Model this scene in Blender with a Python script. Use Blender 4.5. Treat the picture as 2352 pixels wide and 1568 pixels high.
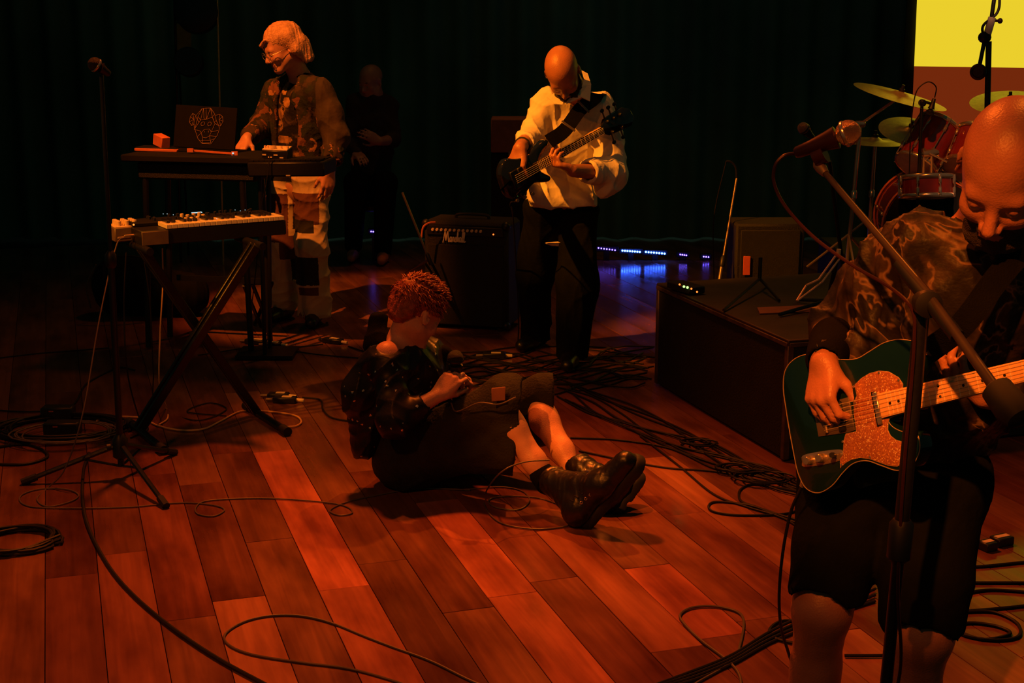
import bpy, math, random
import numpy as np
from mathutils import Vector, Matrix

# ------------------------------------------------------------ clear
for o in list(bpy.data.objects):
    bpy.data.objects.remove(o, do_unlink=True)
SC = bpy.context.scene
COL = SC.collection
random.seed(7)
RNG = np.random.RandomState(11)

# ------------------------------------------------------------ camera, world, lights, exposure
H_CAM = 1.75
FPX = 3267.0
PITCH = math.atan(744 / FPX)
CP, SP = math.cos(PITCH), math.sin(PITCH)
cam_d = bpy.data.cameras.new('camera')
cam_d.sensor_width = 36.0
cam_d.lens = 36.0 * FPX / 2352
cam = bpy.data.objects.new('camera', cam_d)
cam.location = (0, 0, H_CAM)
cam.rotation_euler = (math.pi / 2 - PITCH, 0, 0)
COL.objects.link(cam)
SC.camera = cam
SC.view_settings.view_transform = 'Standard'
SC.view_settings.look = 'None'
SC.view_settings.gamma = 1.0
SC.view_settings.use_curve_mapping = False
SC.view_settings.exposure = 0.0
world = bpy.data.worlds.new('dark_hall')
world.use_nodes = True
world.node_tree.nodes['Background'].inputs[0].default_value = (0.009, 0.020, 0.0125, 1)
world.node_tree.nodes['Background'].inputs[1].default_value = 1.0
SC.world = world


def spot(name, loc, target, color, power, deg, blend=0.5, radius=0.12):
    l = bpy.data.lights.new(name, 'SPOT')
    l.color = color
    l.energy = power
    l.spot_size = math.radians(deg)
    l.spot_blend = blend
    l.shadow_soft_size = radius
    o = bpy.data.objects.new(name, l)
    o.location = loc
    o.rotation_euler = (Vector(target) - Vector(loc)).to_track_quat('-Z', 'Y').to_euler()
    COL.objects.link(o)
    return o


ORANGE = (1.0, 0.20, 0.014)
RED = (1.0, 0.14, 0.010)
AMBER = (1.0, 0.25, 0.010)
spot('stage_lamp_bass', (-4.0, 3.8, 6.0), (0.28, 7.05, 1.20), AMBER, 3700, 11.5, 0.6, 0.05)
spot('stage_lamp_keys', (-3.2, 4.2, 6.8), (-1.33, 8.08, 0.86), ORANGE, 3000, 14.5, 0.5, 0.05)
spot('stage_lamp_red_wash', (-1.0, 6.9, 6.5), (-0.2, 3.45, 0), RED, 1950, 56, 1.0, 0.25)
spot('stage_lamp_guitar', (-0.9, -0.6, 4.4), (0.90, 3.0, 0.93), ORANGE, 1700, 10, 0.9, 0.05)
spot('stage_lamp_guitarist_head', (2.7, 4.9, 5.4), (1.14, 2.85, 1.50), ORANGE, 400, 11, 0.9, 0.08)
spot('stage_lamp_singer', (1.2, 9.2, 6.2), (0.02, 5.1, 0.35), ORANGE, 1500, 15, 0.9, 0.08)
spot('added_fill_legs', (-2.6, 1.6, 5.2), (0.20, 4.93, 0.27), ORANGE, 1400, 7, 0.9, 0.05)  # extra spot added to brighten the singer's calves from the front
spot('stage_lamp_synth', (-4.4, 3.0, 4.2), (-1.30, 5.95, 0.90), AMBER, 1300, 11, 0.9, 0.06)
spot('added_fill_drums', (0.8, 4.4, 5.2), (2.62, 8.3, 1.05), ORANGE, 800, 13, 0.9, 0.08)  # spot added to give the drums more light
spot('added_fill_overhead_stand', (0.9, 2.6, 4.8), (2.10, 6.2, 1.98), (1.0, 0.42, 0.2), 1500, 6, 0.8, 0.05)  # narrow spot added so the pale boom sleeve shows bright
spot('stage_lamp_wash', (-2.4, -1.0, 5.0), (-0.2, 4.8, 0.2), ORANGE, 250, 46, 1.0, 0.15)
spot('added_fill_back_floor', (0.3, 9.6, 6.5), (0.0, 7.4, 0), AMBER, 170, 70, 1.0, 0.3)  # dim wash added to lift the dark rear floor

# ------------------------------------------------------------ pixel to place helpers


def ray(x, y):
    u = (x - 1176) / FPX
    v = (784 - y) / FPX
    return np.array([u, CP + v * SP, -SP + v * CP])


def P(x, y, Y):
    d = ray(x, y)
    t = Y / d[1]
    return np.array([d[0] * t, Y, H_CAM + d[2] * t])


def fl(x, y, z=0.0):
    d = ray(x, y)
    t = (z - H_CAM) / d[2]
    return np.array([d[0] * t, d[1] * t, z])


def V(*a):
    return np.array(a, float)


def nrm(v):
    v = np.asarray(v, float)
    return v / (np.linalg.norm(v) + 1e-12)


BOARD = nrm(V(-0.304, 0.953, 0))      # direction the floor boards run
ACROSS = nrm(V(0.953, 0.304, 0))
UP = V(0, 0, 1)

# ------------------------------------------------------------ materials


def mat(name, col, rough=0.6, metal=0.0, var=0.15, scale=20, bump=0.0, bscale=None, spec=0.5, emit=None, estr=0.0,
        sheen=0.0, coat=0.0):
    m = bpy.data.materials.new(name)
    m.use_nodes = True
    nt = m.node_tree
    b = nt.nodes['Principled BSDF']
    b.inputs['Roughness'].default_value = rough
    b.inputs['Metallic'].default_value = metal
    b.inputs['Specular IOR Level'].default_value = spec
    if coat:
        b.inputs['Coat Weight'].default_value = coat
    if sheen:
        b.inputs['Sheen Weight'].default_value = sheen
    tc = nt.nodes.new('ShaderNodeTexCoord')
    nz = nt.nodes.new('ShaderNodeTexNoise')
    nz.inputs['Scale'].default_value = scale
    nz.inputs['Detail'].default_value = 4
    nt.links.new(tc.outputs['Object'], nz.inputs['Vector'])
    rmp = nt.nodes.new('ShaderNodeValToRGB')
    c = np.array(col[:3])
    lo = np.clip(c * (1 - var), 0, 1)
    hi = np.clip(c * (1 + var), 0, 1)
    rmp.color_ramp.elements[0].position = 0.3
    rmp.color_ramp.elements[1].position = 0.7
    rmp.color_ramp.elements[0].color = (*lo, 1)
    rmp.color_ramp.elements[1].color = (*hi, 1)
    nt.links.new(nz.outputs['Fac'], rmp.inputs['Fac'])
    nt.links.new(rmp.outputs['Color'], b.inputs['Base Color'])
    if bump:
        n2 = nt.nodes.new('ShaderNodeTexNoise')
        n2.inputs['Scale'].default_value = bscale or scale * 4
        n2.inputs['Detail'].default_value = 3
        nt.links.new(tc.outputs['Object'], n2.inputs['Vector'])
        bp = nt.nodes.new('ShaderNodeBump')
        bp.inputs['Strength'].default_value = bump
        bp.inputs['Distance'].default_value = 0.01
        nt.links.new(n2.outputs['Fac'], bp.inputs['Height'])
        nt.links.new(bp.outputs['Normal'], b.inputs['Normal'])
    if emit:
        b.inputs['Emission Color'].default_value = (*emit, 1)
        b.inputs['Emission Strength'].default_value = estr
    return m


M = {}
M['black'] = mat('black_plastic', (0.008, 0.008, 0.008), 0.45)
M['lid'] = mat('laptop_lid', (0.004, 0.004, 0.004), 0.7, spec=0.08)
M['blackmatte'] = mat('black_matte', (0.008, 0.008, 0.008), 0.8, spec=0.2)
M['blackmetal'] = mat('black_metal', (0.008, 0.008, 0.008), 0.36, 0.0, bump=0.1)
M['cloth_black'] = mat('black_cloth', (0.006, 0.006, 0.006), 0.9, bump=0.3, bscale=300, spec=0.05)
M['tolex'] = mat('black_vinyl', (0.006, 0.006, 0.006), 0.7, bump=0.5, bscale=250, scale=8, var=0.3)
M['grille'] = mat('grille_cloth', (0.012, 0.012, 0.012), 0.85, bump=0.6, bscale=400)
M['chrome'] = mat('chrome', (0.72, 0.58, 0.44), 0.2, 0.85, var=0.05)
M['fretwire'] = mat('fret_wire', (0.9, 0.74, 0.5), 0.3, 0.3, var=0.03)
M['boom'] = mat('warm_black_boom', (0.06, 0.042, 0.03), 0.34, 0.4)  # black metal, colour lightened and warmed to carry an orange highlight
M['steel'] = mat('dull_steel', (0.24, 0.18, 0.13), 0.4, 0.7)
M['skin'] = mat('skin', (0.62, 0.31, 0.20), 0.45, var=0.08, scale=30, bump=0.15, bscale=220)
M['skin2'] = mat('skin_ruddy', (0.45, 0.18, 0.10), 0.42, var=0.12, scale=18, bump=0.15, bscale=220)
M['lips'] = mat('lips', (0.40, 0.14, 0.10), 0.4)
M['eye'] = mat('eye', (0.30, 0.28, 0.25), 0.15)
M['stubble'] = mat('dark_beard', (0.035, 0.022, 0.016), 0.8, bump=0.8, bscale=350)
M['hair_grey'] = mat('pale_hair', (0.60, 0.34, 0.19), 0.55, var=0.25, scale=60, bump=0.5, bscale=120)
M['hair_red'] = mat('copper_hair', (0.24, 0.05, 0.022), 0.5, var=0.4, scale=60, bump=0.5, bscale=150)
M['shirt_white'] = mat('cream_shirt', (0.82, 0.74, 0.60), 0.8, var=0.05, scale=6, bump=0.12, bscale=90, spec=0.2)
M['trouser_black'] = mat('black_trousers', (0.006, 0.007, 0.006), 0.95, bump=0.2, bscale=60, spec=0.03)
M['shoe_black'] = mat('black_leather', (0.008, 0.007, 0.006), 0.35, bump=0.2, bscale=40)
M['rubber'] = mat('black_rubber', (0.009, 0.009, 0.009), 0.7)
M['cable_black'] = mat('black_cable', (0.010, 0.009, 0.008), 0.55, spec=0.3)
M['cable_grey'] = mat('grey_cable', (0.10, 0.075, 0.06), 0.5)
M['cable_orange'] = mat('orange_cable', (0.75, 0.45, 0.18), 0.5)
M['label_cream'] = mat('cream_label', (0.75, 0.62, 0.40), 0.6)
M['keys_white'] = mat('white_keys', (0.85, 0.78, 0.60), 0.3, var=0.03)
M['keys_black'] = mat('black_keys', (0.010, 0.010, 0.010), 0.3)
M['knob_cream'] = mat('cream_knob', (0.80, 0.62, 0.40), 0.4)
M['beige_panel'] = mat('beige_end_panel', (0.16, 0.11, 0.065), 0.5)
M['orange_card'] = mat('orange_card', (0.60, 0.16, 0.05), 0.7)
M['cymbal'] = mat('brass_cymbal', (0.65, 0.50, 0.16), 0.38, 0.6, scale=40, bump=0.1)
M['drum_red'] = mat('red_lacquer', (0.22, 0.020, 0.010), 0.15, coat=1.0)
M['drum_head'] = mat('drum_head', (0.55, 0.5, 0.42), 0.5)
M['brown_panel'] = mat('brown_panel', (0.20, 0.08, 0.05), 0.8)
M['red_label'] = mat('red_sticker', (0.55, 0.10, 0.03), 0.6)
M['maple'] = mat('maple', (0.78, 0.45, 0.17), 0.3, var=0.08, scale=12, coat=0.3)
M['rosewood'] = mat('rosewood', (0.018, 0.011, 0.009), 0.6, spec=0.15)
M['teal'] = mat('teal_lacquer', (0.004, 0.020, 0.022), 0.15, coat=0.6, var=0.05)
M['binding'] = mat('cream_binding', (0.40, 0.28, 0.16), 0.4)
M['body_black'] = mat('black_lacquer', (0.008, 0.008, 0.009), 0.08, coat=1.0, var=0.02)
M['red_sheen'] = mat('red_microphone_body', (0.05, 0.014, 0.010), 0.32, 0.4)
M['mesh_grille'] = mat('mic_grille', (0.50, 0.33, 0.22), 0.35, 0.7, bump=1.0, bscale=700)
M['mesh_dark'] = mat('dark_mic_grille', (0.015, 0.014, 0.013), 0.6, 0.0, bump=1.0, bscale=700)
M['led_white'] = mat('led_white', (0.8, 0.8, 0.9), 0.5, emit=(0.03, 0.11, 1.0), estr=42)
M['led_pale'] = mat('led_violet_white', (0.8, 0.8, 0.9), 0.5, emit=(0.14, 0.08, 1.0), estr=11)
M['led_blue'] = mat('led_blue', (0.1, 0.2, 0.9), 0.5, emit=(0.01, 0.10, 1.0), estr=16.0)
M['led_violet'] = mat('led_violet', (0.5, 0.2, 0.9), 0.5, emit=(0.25, 0.06, 1.0), estr=7.0)
M['led_orange'] = mat('led_orange', (0.9, 0.3, 0.1), 0.5, emit=(1.0, 0.15, 0.02), estr=3.0)
M['led_green'] = mat('led_green', (0.3, 0.9, 0.3), 0.5, emit=(0.35, 1.0, 0.2), estr=2.5)
M['yellow_cloth'] = mat('olive_cloth', (0.30, 0.20, 0.03), 0.85)


def node_mat(name, fn, rough=0.7, spec=0.3):
    m = bpy.data.materials.new(name)
    m.use_nodes = True
    nt = m.node_tree
    b = nt.nodes['Principled BSDF']
    b.inputs['Roughness'].default_value = rough
    b.inputs['Specular IOR Level'].default_value = spec
    fn(nt, b)
    return m


def ramp(nt, stops, interp='LINEAR'):
    r = nt.nodes.new('ShaderNodeValToRGB')
    r.color_ramp.interpolation = interp
    e = r.color_ramp.elements
    while len(e) < len(stops):
        e.new(0.5)
    for i, (p, c) in enumerate(stops):
        e[i].position = p
        e[i].color = (*c, 1)
    return r


def plank_nodes(nt, b):
    L = nt.links.new
    oi = nt.nodes.new('ShaderNodeObjectInfo')
    tc = nt.nodes.new('ShaderNodeTexCoord')
    ad = nt.nodes.new('ShaderNodeVectorMath')
    ad.operation = 'ADD'
    cx = nt.nodes.new('ShaderNodeCombineXYZ')
    mu = nt.nodes.new('ShaderNodeMath')
    mu.operation = 'MULTIPLY'
    mu.inputs[1].default_value = 37
    L(oi.outputs['Random'], mu.inputs[0])
    L(mu.outputs[0], cx.inputs['Z'])
    L(tc.outputs['Object'], ad.inputs[0])
    L(cx.outputs[0], ad.inputs[1])
    mp = nt.nodes.new('ShaderNodeMapping')
    mp.inputs['Scale'].default_value = (34, 1.6, 1)
    L(ad.outputs[0], mp.inputs['Vector'])
    n1 = nt.nodes.new('ShaderNodeTexNoise')
    n1.inputs['Scale'].default_value = 1.0
    n1.inputs['Detail'].default_value = 6
    n1.inputs['Distortion'].default_value = 0.6
    L(mp.outputs[0], n1.inputs['Vector'])
    mp2 = nt.nodes.new('ShaderNodeMapping')
    mp2.inputs['Scale'].default_value = (7, 2.2, 1)
    L(ad.outputs[0], mp2.inputs['Vector'])
    n2 = nt.nodes.new('ShaderNodeTexNoise')
    n2.inputs['Scale'].default_value = 1.0
    n2.inputs['Detail'].default_value = 4
    L(mp2.outputs[0], n2.inputs['Vector'])
    r1 = ramp(nt, [(0.25, (0.72, 0.72, 0.72)), (0.75, (1.2, 1.2, 1.2))])
    L(n1.outputs['Fac'], r1.inputs['Fac'])
    r2 = ramp(nt, [(0.32, (0.55, 0.5, 0.5)), (0.62, (1.15, 1.15, 1.15))])
    L(n2.outputs['Fac'], r2.inputs['Fac'])
    m1 = nt.nodes.new('ShaderNodeMix')
    m1.data_type = 'RGBA'
    m1.blend_type = 'MULTIPLY'
    m1.inputs['Factor'].default_value = 1
    L(oi.outputs['Color'], m1.inputs['A'])
    L(r1.outputs['Color'], m1.inputs['B'])
    m2 = nt.nodes.new('ShaderNodeMix')
    m2.data_type = 'RGBA'
    m2.blend_type = 'MULTIPLY'
    m2.inputs['Factor'].default_value = 1
    L(m1.outputs['Result'], m2.inputs['A'])
    L(r2.outputs['Color'], m2.inputs['B'])
    L(m2.outputs['Result'], b.inputs['Base Color'])
    bp = nt.nodes.new('ShaderNodeBump')
    bp.inputs['Strength'].default_value = 0.12
    bp.inputs['Distance'].default_value = 0.002
    L(n1.outputs['Fac'], bp.inputs['Height'])
    L(bp.outputs['Normal'], b.inputs['Normal'])
    rr = ramp(nt, [(0.3, (0.13,) * 3), (0.7, (0.27,) * 3)])
    L(n2.outputs['Fac'], rr.inputs['Fac'])
    L(rr.outputs['Color'], b.inputs['Roughness'])


M['plank'] = node_mat('stained_floor_board', plank_nodes, 0.5, 0.3)


def patch_nodes(stops, scale, rough_bump=0.4, vor=True, dist=0.5):
    def fn(nt, b):
        L = nt.links.new
        tc = nt.nodes.new('ShaderNodeTexCoord')
        nz = nt.nodes.new('ShaderNodeTexNoise')
        nz.inputs['Scale'].default_value = scale
        nz.inputs['Detail'].default_value = 3
        nz.inputs['Distortion'].default_value = dist
        L(tc.outputs['Object'], nz.inputs['Vector'])
        if vor:
            vo = nt.nodes.new('ShaderNodeTexVoronoi')
            vo.inputs['Scale'].default_value = scale
            mx = nt.nodes.new('ShaderNodeMix')
            mx.data_type = 'VECTOR'
            mx.inputs['Factor'].default_value = 0.06
            L(tc.outputs['Object'], mx.inputs['A'])
            L(nz.outputs['Color'], mx.inputs['B'])
            L(mx.outputs['Result'], vo.inputs['Vector'])
            se = nt.nodes.new('ShaderNodeSeparateColor')
            L(vo.outputs['Color'], se.inputs[0])
            src = se.outputs[0]
        else:
            src = nz.outputs['Fac']
        r = ramp(nt, stops, 'CONSTANT' if vor else 'LINEAR')
        L(src, r.inputs['Fac'])
        L(r.outputs['Color'], b.inputs['Base Color'])
        n2 = nt.nodes.new('ShaderNodeTexNoise')
        n2.inputs['Scale'].default_value = 70
        L(tc.outputs['Object'], n2.inputs['Vector'])
        bp = nt.nodes.new('ShaderNodeBump')
        bp.inputs['Strength'].default_value = rough_bump
        bp.inputs['Distance'].default_value = 0.01
        L(n2.outputs['Fac'], bp.inputs['Height'])
        L(bp.outputs['Normal'], b.inputs['Normal'])
    return fn


M['jacket_denim'] = node_mat('patched_jacket', patch_nodes(
    [(0.0, (0.02, 0.026, 0.016)), (0.30, (0.055, 0.035, 0.02)), (0.55, (0.02, 0.018, 0.014)), (0.68, (0.17, 0.07, 0.035)),
     (0.76, (0.035, 0.028, 0.018)), (0.93, (0.36, 0.18, 0.08))], 24), 0.85)
M['sleeve_olive'] = mat('olive_sleeve', (0.05, 0.034, 0.02), 0.85, bump=0.3, var=0.25, scale=10)
M['band_tee'] = node_mat('printed_tee', patch_nodes(
    [(0.0, (0.008, 0.008, 0.008)), (0.5, (0.008, 0.008, 0.008)), (0.60, (0.07, 0.045, 0.02)), (0.66, (0.35, 0.2, 0.06)),
     (0.72, (0.012, 0.01, 0.008))], 13, vor=False), 0.9)
M['tee_print'] = mat('faded_amber_print', (0.36, 0.20, 0.07), 0.9, var=0.6, scale=30)
M['trouser_patch'] = mat('cream_trousers', (0.52, 0.42, 0.27), 0.85, bump=0.15, bscale=70, var=0.12, scale=8)
M['patch_brown'] = mat('brown_patch', (0.10, 0.035, 0.022), 0.9, bump=0.2)
M['patch_dark'] = mat('dark_patch', (0.012, 0.012, 0.010), 0.9, bump=0.2)
M['satin'] = node_mat('marbled_shirt', patch_nodes(
    [(0.0, (0.012, 0.012, 0.012)), (0.44, (0.014, 0.011, 0.009)), (0.54, (0.05, 0.03, 0.016)), (0.56, (0.20, 0.115, 0.06)),
     (0.585, (0.014, 0.010, 0.008)), (1.0, (0.010, 0.009, 0.008))], 4.5, 0.2, vor=False, dist=2.2), 0.5, 0.25)


def sequin_nodes(nt, b):
    L = nt.links.new
    tc = nt.nodes.new('ShaderNodeTexCoord')
    vo = nt.nodes.new('ShaderNodeTexVoronoi')
    vo.inputs['Scale'].default_value = 130
    L(tc.outputs['Object'], vo.inputs['Vector'])
    se = nt.nodes.new('ShaderNodeSeparateColor')
    L(vo.outputs['Color'], se.inputs[0])
    r = ramp(nt, [(0.0, (0.009, 0.009, 0.009)), (0.988, (0.8, 0.7, 0.5))], 'CONSTANT')
    L(se.outputs[0], r.inputs['Fac'])
    L(r.outputs['Color'], b.inputs['Base Color'])
    r2 = ramp(nt, [(0.0, (0, 0, 0)), (0.988, (1, 1, 1))], 'CONSTANT')
    L(se.outputs[0], r2.inputs['Fac'])
    L(r2.outputs['Color'], b.inputs['Metallic'])
    b.inputs['Roughness'].default_value = 0.4
    bp = nt.nodes.new('ShaderNodeBump')
    bp.inputs['Strength'].default_value = 0.8
    L(se.outputs[1], bp.inputs['Height'])
    L(bp.outputs['Normal'], b.inputs['Normal'])


M['sequin'] = node_mat('black_sequin_cloth', sequin_nodes, 0.5, 0.3)


def sparkle_nodes(nt, b):
    L = nt.links.new
    tc = nt.nodes.new('ShaderNodeTexCoord')
    vo = nt.nodes.new('ShaderNodeTexVoronoi')
    vo.inputs['Scale'].default_value = 420
    L(tc.outputs['Object'], vo.inputs['Vector'])
    se = nt.nodes.new('ShaderNodeSeparateColor')
    L(vo.outputs['Color'], se.inputs[0])
    r = ramp(nt, [(0.0, (0.40, 0.13, 0.05)), (0.5, (0.52, 0.20, 0.075)), (0.86, (0.8, 0.42, 0.16)), (0.96, (0.95, 0.8, 0.5))],
             'CONSTANT')
    L(se.outputs[0], r.inputs['Fac'])
    L(r.outputs['Color'], b.inputs['Base Color'])
    b.inputs['Roughness'].default_value = 0.35
    b.inputs['Metallic'].default_value = 0.25
    b.inputs['Coat Weight'].default_value = 0.6
    bp = nt.nodes.new('ShaderNodeBump')
    bp.inputs['Strength'].default_value = 0.5
    bp.inputs['Distance'].default_value = 0.002
    L(se.outputs[1], bp.inputs['Height'])
    L(bp.outputs['Normal'], b.inputs['Normal'])


M['sparkle'] = node_mat('gold_sparkle_plastic', sparkle_nodes, 0.3, 0.5)
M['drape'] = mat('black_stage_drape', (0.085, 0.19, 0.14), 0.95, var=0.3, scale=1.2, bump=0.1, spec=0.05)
M['platform'] = mat('black_stage_deck', (0.008, 0.010, 0.007), 0.7, var=0.4, scale=6, bump=0.4, bscale=120)
M['platform_top'] = mat('worn_black_deck_top', (0.022, 0.013, 0.009), 0.6, var=0.6, scale=5, bump=0.2)
M['deck_trim'] = mat('worn_deck_edging', (0.07, 0.045, 0.025), 0.5, var=0.5, scale=20)
M['subfloor'] = mat('dark_subfloor', (0.008, 0.004, 0.003), 0.9)
M['screen_yellow'] = mat('projected_yellow', (0.1, 0.1, 0.1), 0.9, var=0.0, emit=(0.83, 0.62, 0.025), estr=1.0)
M['screen_brown'] = mat('projected_brown', (0.05, 0.05, 0.05), 0.9, var=0.0, emit=(0.165, 0.020, 0.003), estr=1.0)
M['led_display'] = mat('lit_display', (0.1, 0.1, 0.1), 0.4, emit=(0.5, 0.75, 0.8), estr=1.0)

# ------------------------------------------------------------ object helpers


def tag(o, label=None, cat=None, group=None, kind=None):
    if label:
        o['label'] = label
    if cat:
        o['category'] = cat
    if group:
        o['group'] = group
    if kind:
        o['kind'] = kind
    return o


def thing(name, label, cat, loc=(0, 0, 0), group=None):
    o = bpy.data.objects.new(name, None)
    o.empty_display_size = 0.1
    o.location = [float(a) for a in loc]
    COL.objects.link(o)
    return tag(o, label, cat, group)


def root_loc(p):
    l = np.zeros(3)
    while p is not None:
        l = l + np.array(p.location)
        p = p.parent
    return l


def mesh_obj(name, verts, faces, mats, parent=None, smooth=True, idx=None, loc=None):
    verts = np.asarray(verts, float)
    off = root_loc(parent) if parent is not None else (np.array(loc, float) if loc is not None else np.zeros(3))
    me = bpy.data.meshes.new(name)
    if isinstance(faces, np.ndarray):
        nf = len(faces)
        k = faces.shape[1]
        me.vertices.add(len(verts))
        me.vertices.foreach_set('co', (verts - off).astype(np.float32).ravel())
        me.loops.add(nf * k)
        me.loops.foreach_set('vertex_index', faces.astype(np.int32).ravel())
        me.polygons.add(nf)
        me.polygons.foreach_set('loop_start', np.arange(0, nf * k, k, dtype=np.int32))
        me.update(calc_edges=True)
    else:
        me.from_pydata([tuple(v) for v in (verts - off)], [], faces)
    if not isinstance(mats, (list, tuple)):
        mats = [mats]
    for m in mats:
        me.materials.append(m)
    if idx is not None:
        me.polygons.foreach_set('material_index', np.asarray(idx, np.int32))
    me.polygons.foreach_set('use_smooth', [bool(smooth)] * len(me.polygons))
    me.update()
    o = bpy.data.objects.new(name, me)
    COL.objects.link(o)
    if parent is not None:
        o.parent = parent
    elif loc is not None:
        o.location = [float(a) for a in loc]
    return o


def frame_from(d, up=(0, 0, 1)):
    d = nrm(d)
    up = np.array(up, float)
    if abs(np.dot(d, nrm(up))) > 0.98:
        up = V(1, 0, 0)
    a = nrm(np.cross(up, d))
    b = np.cross(d, a)
    return a, b, d


def catmull(pts, n=8):
    p = [np.asarray(q, float) for q in pts]
    p = [2 * p[0] - p[1]] + p + [2 * p[-1] - p[-2]]
    out = []
    for i in range(1, len(p) - 2):
        for j in range(n):
            t = j / n
            out.append(0.5 * ((2 * p[i]) + (-p[i - 1] + p[i + 1]) * t + (2 * p[i - 1] - 5 * p[i] + 4 * p[i + 1] - p[i + 2]) * t * t
                              + (-p[i - 1] + 3 * p[i] - 3 * p[i + 1] + p[i + 2]) * t ** 3))
    out.append(p[-2])
    return out


class MB:
    """collects shapes in world coordinates for ONE mesh object"""

    def __init__(self):
        self.v = []
        self.f = []

    def add(self, vs, fs):
        o = len(self.v)
        self.v.extend([np.asarray(a, float) for a in vs])
        self.f.extend([tuple(o + i for i in f) for f in fs])
        return self

    def box(self, c, s, ax=None, bev=0.0):
        """c centre, s full sizes, ax 3 axes"""
        if ax is None:
            ax = (V(1, 0, 0), V(0, 1, 0), V(0, 0, 1))
        h = np.array(s, float) / 2
        b = min(bev, h.min() * 0.9)
        vs = []
        idx = {}
        for sx in (-1, 1):
            for sy in (-1, 1):
                for sz in (-1, 1):
                    for k in range(3):
                        q = [h[0] - b, h[1] - b, h[2] - b]
                        q[k] += b
                        p = np.array(c) + ax[0] * sx * q[0] + ax[1] * sy * q[1] + ax[2] * sz * q[2]
                        idx[(sx, sy, sz, k)] = len(vs)
                        vs.append(p)
        fs = []
        if b <= 0:
            vs = vs[::3]
            g = lambda x, y, z: ((x > 0) * 4 + (y > 0) * 2 + (z > 0))
            fs = [(g(-1, -1, -1), g(-1, -1, 1), g(-1, 1, 1), g(-1, 1, -1)), (g(1, -1, -1), g(1, 1, -1), g(1, 1, 1), g(1, -1, 1)),
                  (g(-1, -1, -1), g(1, -1, -1), g(1, -1, 1), g(-1, -1, 1)), (g(-1, 1, -1), g(-1, 1, 1), g(1, 1, 1), g(1, 1, -1)),
                  (g(-1, -1, -1), g(-1, 1, -1), g(1, 1, -1), g(1, -1, -1)), (g(-1, -1, 1), g(1, -1, 1), g(1, 1, 1), g(-1, 1, 1))]
            return self.add(vs, fs)
        I = idx
        for k in range(3):
            a, bb = [(1, 2), (2, 0), (0, 1)][k]
            for s_ in (-1, 1):
                loop = []
                for (u, w) in ((-1, -1), (1, -1), (1, 1), (-1, 1)):
                    t = [0, 0, 0]
                    t[k] = s_
                    t[a] = u
                    t[bb] = w
                    loop.append(I[(*t, k)])
                fs.append(tuple(loop if s_ > 0 else loop[::-1]))
        for k in range(3):
            a, bb = [(1, 2), (2, 0), (0, 1)][k]
            for u in (-1, 1):
                for w in (-1, 1):
                    t1 = [0, 0, 0]
                    t1[a] = u
                    t1[bb] = w
                    t2 = list(t1)
                    t1[k] = -1
                    t2[k] = 1
                    q = (I[(*t1, a)], I[(*t2, a)], I[(*t2, bb)], I[(*t1, bb)])
                    fs.append(q if u * w < 0 else q[::-1])
        for sx in (-1, 1):
            for sy in (-1, 1):
                for sz in (-1, 1):
                    q = (I[(sx, sy, sz, 0)], I[(sx, sy, sz, 1)], I[(sx, sy, sz, 2)])
                    fs.append(q if sx * sy * sz > 0 else q[::-1])
        return self.add(vs, fs)

    def tube(self, pts, r, n=8, caps=True, flat=1.0):
        pts = [np.asarray(p, float) for p in pts]
        m = len(pts)
        rs = r if hasattr(r, '__len__') else [r] * m
        ta = [nrm(pts[min(i + 1, m - 1)] - pts[max(i - 1, 0)]) for i in range(m)]
        a, b, _ = frame_from(ta[0])
        vs = []
        for i in range(m):
            a = nrm(a - ta[i] * np.dot(a, ta[i]))
            b = np.cross(ta[i], a)
            for j in range(n):
                t = 2 * math.pi * j / n
                vs.append(pts[i] + (a * math.cos(t) + b * math.sin(t) * flat) * rs[i])
        fs = []
        for i in range(m - 1):
            for j in range(n):
                k = (j + 1) % n
                fs.append((i * n + j, i * n + k, (i + 1) * n + k, (i + 1) * n + j))
        if caps:
            fs.append(tuple(range(n))[::-1])
            fs.append(tuple((m - 1) * n + j for j in range(n)))
        return self.add(vs, fs)

    def lathe(self, c, d, prof, n=24, sq=1.0):
        """prof = [(along, radius)...] along direction d from c"""
        a, b, d = frame_from(d)
        vs = []
        for (h, r) in prof:
            for j in range(n):
                t = 2 * math.pi * j / n
                vs.append(np.array(c) + d * h + (a * math.cos(t) + b * math.sin(t) * sq) * r)
        fs = []
        m = len(prof)
        for i in range(m - 1):
            for j in range(n):
                k = (j + 1) % n
                fs.append((i * n + j, i * n + k, (i + 1) * n + k, (i + 1) * n + j))
        fs.append(tuple(range(n))[::-1])
        fs.append(tuple((m - 1) * n + j for j in range(n)))
        return self.add(vs, fs)

    def sphere(self, c, r, n=14, ax=None, s=(1, 1, 1)):
        if ax is None:
            ax = (V(1, 0, 0), V(0, 1, 0), V(0, 0, 1))
        vs = []
        m = max(4, n // 2)
        for i in range(m + 1):
            ph = math.pi * i / m
            rr = max(math.sin(ph), 0.01)
            for j in range(n):
                t = 2 * math.pi * j / n
                vs.append(np.array(c) + r * (ax[0] * rr * math.cos(t) * s[0] + ax[1] * rr * math.sin(t) * s[1] + ax[2] * math.cos(ph) * s[2]))
        fs = []
        for i in range(m):
            for j in range(n):
                k = (j + 1) % n
                fs.append((i * n + j, (i + 1) * n + j, (i + 1) * n + k, i * n + k))
        return self.add(vs, fs)

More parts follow.
